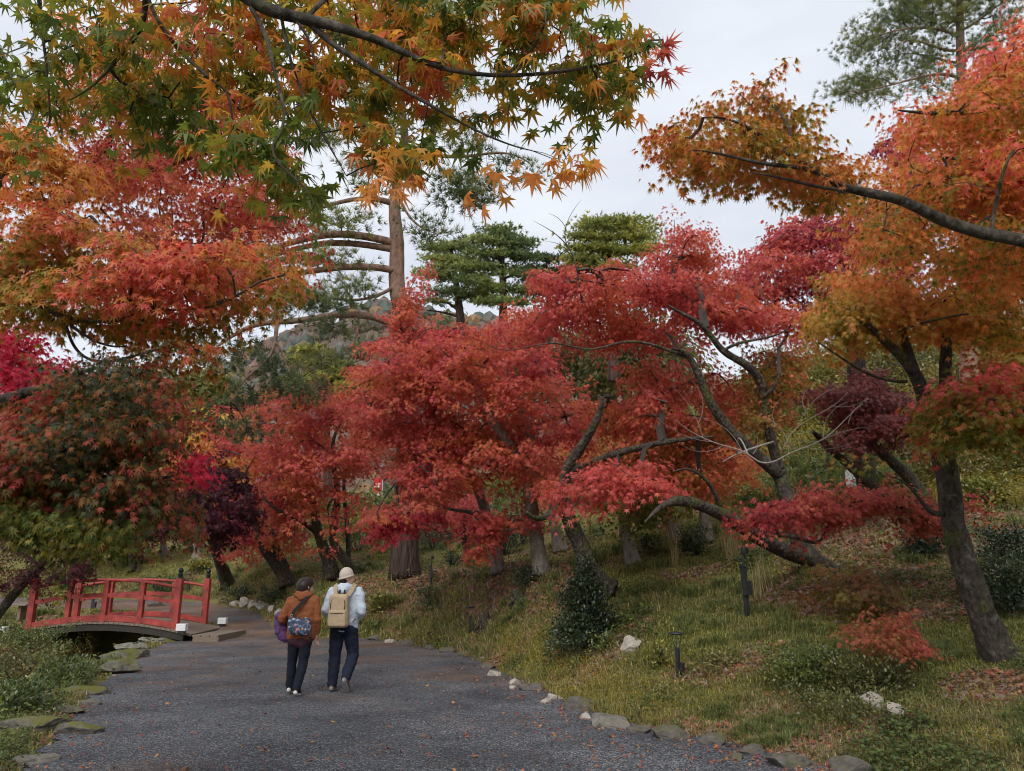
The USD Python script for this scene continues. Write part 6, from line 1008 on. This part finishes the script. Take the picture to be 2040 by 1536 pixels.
# ------------------------------------------------------------------ grass, litter, fallen leaves
def blades(n, l0, l1, spread, wid, cols, bend, rng, lean=0.35):
    v, f, c = [], [], []
    for i in range(n):
        a = rng.uniform(0, 6.28); r = spread * math.sqrt(rng.random()); b = np.array([r * math.cos(a), r * math.sin(a), -.01]); l = rng.uniform(l0, l1); th = rng.uniform(0, 6.28); d = np.array([math.cos(th), math.sin(th), 0]); s = np.array([-d[1], d[0], 0]) * wid
        k = rng.uniform(.3, 1) * bend; m = b + d * l * k * lean + [0, 0, l * .6]; e = b + d * l * k + [0, 0, l * (1 - .45 * k)]; o = len(v)
        v += [b - s, b + s, m + s * .8, m - s * .8, e]; f += [(o, o + 1, o + 2), (o, o + 2, o + 3), (o + 3, o + 2, o + 4)]; cc = np.array(cols[rng.integers(len(cols))]) * rng.uniform(.5, 1.45); c += [cc] * 5
    return np.array(v), np.array(f), np.array(c)
def scatter_leaves(n, spread, size, cols, rng, tpl=STAR5, flat=.35, hgt=.015):
    pos = np.column_stack([rng.normal(size=(n, 2)) * spread, np.abs(rng.normal(size=n)) * hgt + .004]); tip = unit(rng.normal(size=(n, 3)) * [1, 1, .25]); nor = unit(np.array([0, 0, 1.]) + rng.normal(size=(n, 3)) * flat)
    v, f = place(tpl, pos, tip, nor, size * rng.uniform(.6, 1.2, n)); c = np.array(cols)[rng.integers(len(cols), size=n)] * rng.uniform(.7, 1.25, (n, 1)); return v, f, np.repeat(c, len(tpl[0]), 0)
gr = np.random.default_rng(500)
GN, OL, ST, MO = (.13, .16, .045), (.23, .21, .06), (.36, .29, .14), (.25, .26, .05)
LT = [(.25, .13, .08), (.32, .17, .08), (.20, .13, .09), (.36, .22, .12), (.30, .09, .05), (.17, .12, .09)]
PROTO = [('short_green', blades(40, .025, .07, .15, .0055, [GN, GN, OL], .8, gr), GRASSM), ('olive_turf', blades(40, .025, .08, .16, .0055, [OL, OL, GN, ST], .9, gr), GRASSM), ('straw', blades(26, .05, .13, .13, .0045, [ST, OL, ST], .8, gr), GRASSM),
         ('sedge', blades(40, .10, .22, .07, .005, [GN, (.10, .14, .05), OL], 1.0, gr), GRASSM), ('moss_turf', blades(44, .02, .06, .16, .006, [MO, OL, MO], .9, gr), GRASSM), ('leaf_litter', scatter_leaves(22, .13, .055, LT, gr), LITTER),
         ('yellow_herb', (lambda a, b: (np.vstack([a[0], b[0]]), np.vstack([a[1], b[1] + len(a[0])]), np.vstack([a[2], b[2]])))(blades(8, .1, .22, .08, .004, [OL, (.3, .22, .04)], .6, gr), (lambda v, f, c: (v + [0, 0, .08], f, c))(*scatter_leaves(34, .10, .022, [(.42, .28, .04), (.34, .25, .04), (.2, .19, .03)], gr, KITE, .7, .08))), GRASSM),
         ('tall_straw', blades(26, .5, .95, .10, .005, [(.34, .28, .14), ST], .25, gr), GRASSM), ('broad_herb', scatter_leaves(30, .09, .05, [(.07, .10, .025), (.10, .13, .03), (.05, .075, .022)], gr, KITE, .6, .06), GRASSM)]
def instancer(name, label, pts, idx, scl, yaw, nrm=None):
    path = '/World/' + name; pi = UsdGeom.PointInstancer.Define(stage, path); rel = pi.CreatePrototypesRel(); used = sorted(set(int(i) for i in idx)); mp = {k: i for i, k in enumerate(used)}
    for k in used:
        nm, (v, f, c), m = PROTO[k]; put(f'{path}/{nm}', v, f, m, None, c); rel.AddTarget(f'{path}/{nm}')
    pi.CreatePositionsAttr(Vt.Vec3fArray.FromNumpy(np.asarray(pts, np.float32))); pi.CreateProtoIndicesAttr(Vt.IntArray([mp[int(i)] for i in idx])); pi.CreateScalesAttr(Vt.Vec3fArray.FromNumpy(np.repeat(np.asarray(scl, np.float32)[:, None], 3, 1)))
    q = []
    for i, y in enumerate(yaw):
        g = Gf.Rotation(Gf.Vec3d(0, 0, 1), math.degrees(y))
        if nrm is not None: g = g * Gf.Rotation(Gf.Vec3d(0, 0, 1), Gf.Vec3d(*map(float, nrm[i])))
        qq = g.GetQuat(); q.append(Gf.Quath(float(qq.GetReal()), *[float(x) for x in qq.GetImaginary()]))
    pi.CreateOrientationsAttr(Vt.QuathArray(q)); setd(pi.GetPrim(), kind='stuff', label=label)
def normal_at(p):
    e = .15; hx_ = (H(p[:, 0] + e, p[:, 1]) - H(p[:, 0] - e, p[:, 1])) / (2 * e); hy_ = (H(p[:, 0], p[:, 1] + e) - H(p[:, 0], p[:, 1] - e)) / (2 * e); return unit(np.stack([-hx_, -hy_, np.ones(len(p))], 1))
N0 = 30000
gu, gv = gr.uniform(-160, 2200, N0), 985 + 575 * gr.random(N0) ** .85
gp_ = hit(gu, gv); ok = ~np.isnan(gp_[:, 0]); gp_, gu, gv = gp_[ok], gu[ok], gv[ok]; sd = sd_path(gp_[:, 0], gp_[:, 1])
wet = shapely.distance(STREAM, shapely.points(gp_[:, 0], gp_[:, 1]))
ok = (sd > .10) & ((sd > .32) | (gu > 700)) & (wet > 1.5) & ~((gp_[:, 0] < -8.3) & (gp_[:, 0] > -13.6) & (np.abs(gp_[:, 1] - 22.3) < 1.9)); gp_, gu, gv, sd = gp_[ok], gu[ok], gv[ok], sd[ok]
n1, n2, n3, rr_ = fbm(gp_ * .45, 3, 21), fbm(gp_ * 1.1, 3, 22), fbm(gp_ * .9 + 40, 3, 23), gr.random(len(gp_))
idx = np.where(n1 + (rr_ - .5) * .35 > .51, 4, np.where(n1 + (rr_ - .5) * .4 > .46, 1, np.where(rr_ < .78, 0, 2)))
idx = np.where((n3 > .60) & (gr.random(len(idx)) < .6), 5, idx); idx = np.where((n2 > .62) & (gr.random(len(idx)) < .35), 3, idx); idx = np.where((n2 < .38) & (gr.random(len(idx)) < .3), 8, idx)
near = (sd < 1.6) & (gu > 700); idx = np.where(near & (gr.random(len(idx)) < .22), 2, idx)
yl = ((gu > 1000) & (gu < 1330) & (sd < 1.0) & (gr.random(len(idx)) < .22)) | ((gu > 1330) & (gu < 1480) & (gv > 1330) & (gv < 1420) & (gr.random(len(idx)) < .08)) | (gr.random(len(idx)) < .012); idx = np.where(yl, 6, idx)
lit = (gu > 1560) & (gv > 1020) & (gv < 1230) & (gr.random(len(idx)) < .33); idx = np.where(lit, 5, idx)
brown = (gu > 700) & (gu < 1150) & (gv > 1130) & (gv < 1230) & (gr.random(len(idx)) < .45); idx = np.where(brown, 5, idx)
lb_ = (gu < 300) & (gv > 1250); idx = np.where(lb_ & (gr.random(len(idx)) < .45), np.where(gr.random(len(idx)) < .25, 3, np.where(gr.random(len(idx)) < .5, 8, 2)), idx)
scl = np.clip(gp_[:, 1] / 12, .75, 1.7) * gr.uniform(.7, 1.35, len(idx)); scl = np.where((idx == 5), np.clip(scl, .8, 1.5), scl)
tall = []
for (u, v) in [(1340, 1090), (1352, 1108), (1455, 1120), (1462, 1108), (1446, 1100), (1470, 1115), (1530, 1180), (1515, 1190), (1345, 1130)]: tall.append(G(u, v))
tall = np.array(tall)
pts = np.vstack([gp_, tall]); idx = np.concatenate([idx, np.full(len(tall), 7)]); scl = np.concatenate([scl, np.full(len(tall), 1.0)])
nr_ = normal_at(pts); nr_ = unit(nr_ + np.where((idx == 5)[:, None], 0, 1) * np.array([0, 0, 1.2]))
instancer('grass', 'mixed autumn grass, moss and leaf litter over the slope and banks', pts, idx, scl, gr.uniform(0, 6.28, len(pts)), nr_)

ru, rv = gr.uniform(1000, 2160, 5200), 640 + 370 * gr.random(5200); rp = hit(ru, rv); ok = ~np.isnan(rp[:, 0]) & (rp[:, 1] < 60); rp = rp[ok]
ru2, rv2 = gr.uniform(-60, 1050, 2600), gr.uniform(960, 1075, 2600); rp2 = hit(ru2, rv2); ok = ~np.isnan(rp2[:, 0]) & (rp2[:, 1] < 70); rp = np.vstack([rp, rp2[ok]])
na, nb = fbm(rp * .3, 3, 31), gr.random(len(rp)); ri = np.where(na + (nb - .5) * .3 > .55, 6, np.where(na + (nb - .5) * .3 > .47, 8, np.where(nb < .4, 3, np.where(nb < .7, 2, 5))))
instancer('undergrowth', 'tangled yellow and green undergrowth covering the upper bank', rp, ri, gr.uniform(1.6, 3.6, len(rp)) * np.clip(rp[:, 1] / 22, .7, 1.6), gr.uniform(0, 6.28, len(rp)), unit(normal_at(rp) + [0, 0, 1.5]))
fu, fv = gr.uniform(0, 2040, 16000), 1200 + 345 * gr.random(16000); fp = on_plane(fu, fv, 0.0); sdp = sd_path(fp[:, 0], fp[:, 1])
dens = np.exp(-np.abs(sdp) / .55) * np.where(fp[:, 0] > -3, 1.0, .15) + .05 + .16 * (fp[:, 1] > 12); ok = (sdp < .15) & (gr.random(16000) < dens); fp = fp[ok]
z = PZ(fp[:, 0], fp[:, 1]); pos = np.column_stack([fp, z + .008 + .012 * gr.random(len(fp))])
FC = np.array([(.36, .12, .04), (.30, .075, .04), (.42, .22, .06), (.24, .10, .055), (.34, .05, .04), (.40, .17, .07)])
nf_ = len(pos); tip = unit(gr.normal(size=(nf_, 3)) * [1, 1, .25]); nor = unit(np.array([0, 0, 1.]) + gr.normal(size=(nf_, 3)) * .4); v, f = place(STAR5, pos, tip, nor, .038 * gr.uniform(.5, 1.2, nf_))
single('fallen_leaves', (v, f), LITTER, 'small red and orange leaves littering the gravel, thickest along the right edge', tint=np.repeat(FC[gr.integers(6, size=nf_)] * gr.uniform(.7, 1.2, (nf_, 1)), len(STAR5[0]), 0), kind='stuff')
proto = None
lu = [(440, 1446), (1060, 1480), (950, 1510), (845, 1466), (900, 1400), (310, 1505), (700, 1465), (840, 1420), (555, 1400), (660, 1440), (380, 1460), (1130, 1470), (1010, 1508), (480, 1490), (275, 1460), (250, 1355), (590, 1490), (760, 1500), (860, 1510), (680, 1420), (330, 1400), (790, 1400), (1000, 1420), (1075, 1430), (520, 1340), (430, 1330), (620, 1515), (910, 1460), (1180, 1490), (1240, 1510)]
for k, (u, v) in enumerate(lu):
    p = on_plane(np.array([float(u)]), np.array([float(v)]))[0]; z0 = float(PZ(p[:1], p[1:])[0]); q = np.array([[p[0], p[1], z0 + .014]])
    tp = unit(gr.normal(size=(1, 3)) * [1, 1, .1]); nn = unit(np.array([[0, 0, 1.]]) + gr.normal(size=(1, 3)) * .35); v_, f_ = place(STAR7, q, tp, nn, np.array([gr.uniform(.045, .075)]))
    single('fallen_leaf', (v_, f_), LITTER, 'single larger dry maple leaf lying on the open gravel', 'fallen leaf', q[0], tint=np.repeat(FC[[5, 2, 0, 3][k % 4]][None] * 1.15, len(v_), 0), group='larger leaves lying on the gravel')
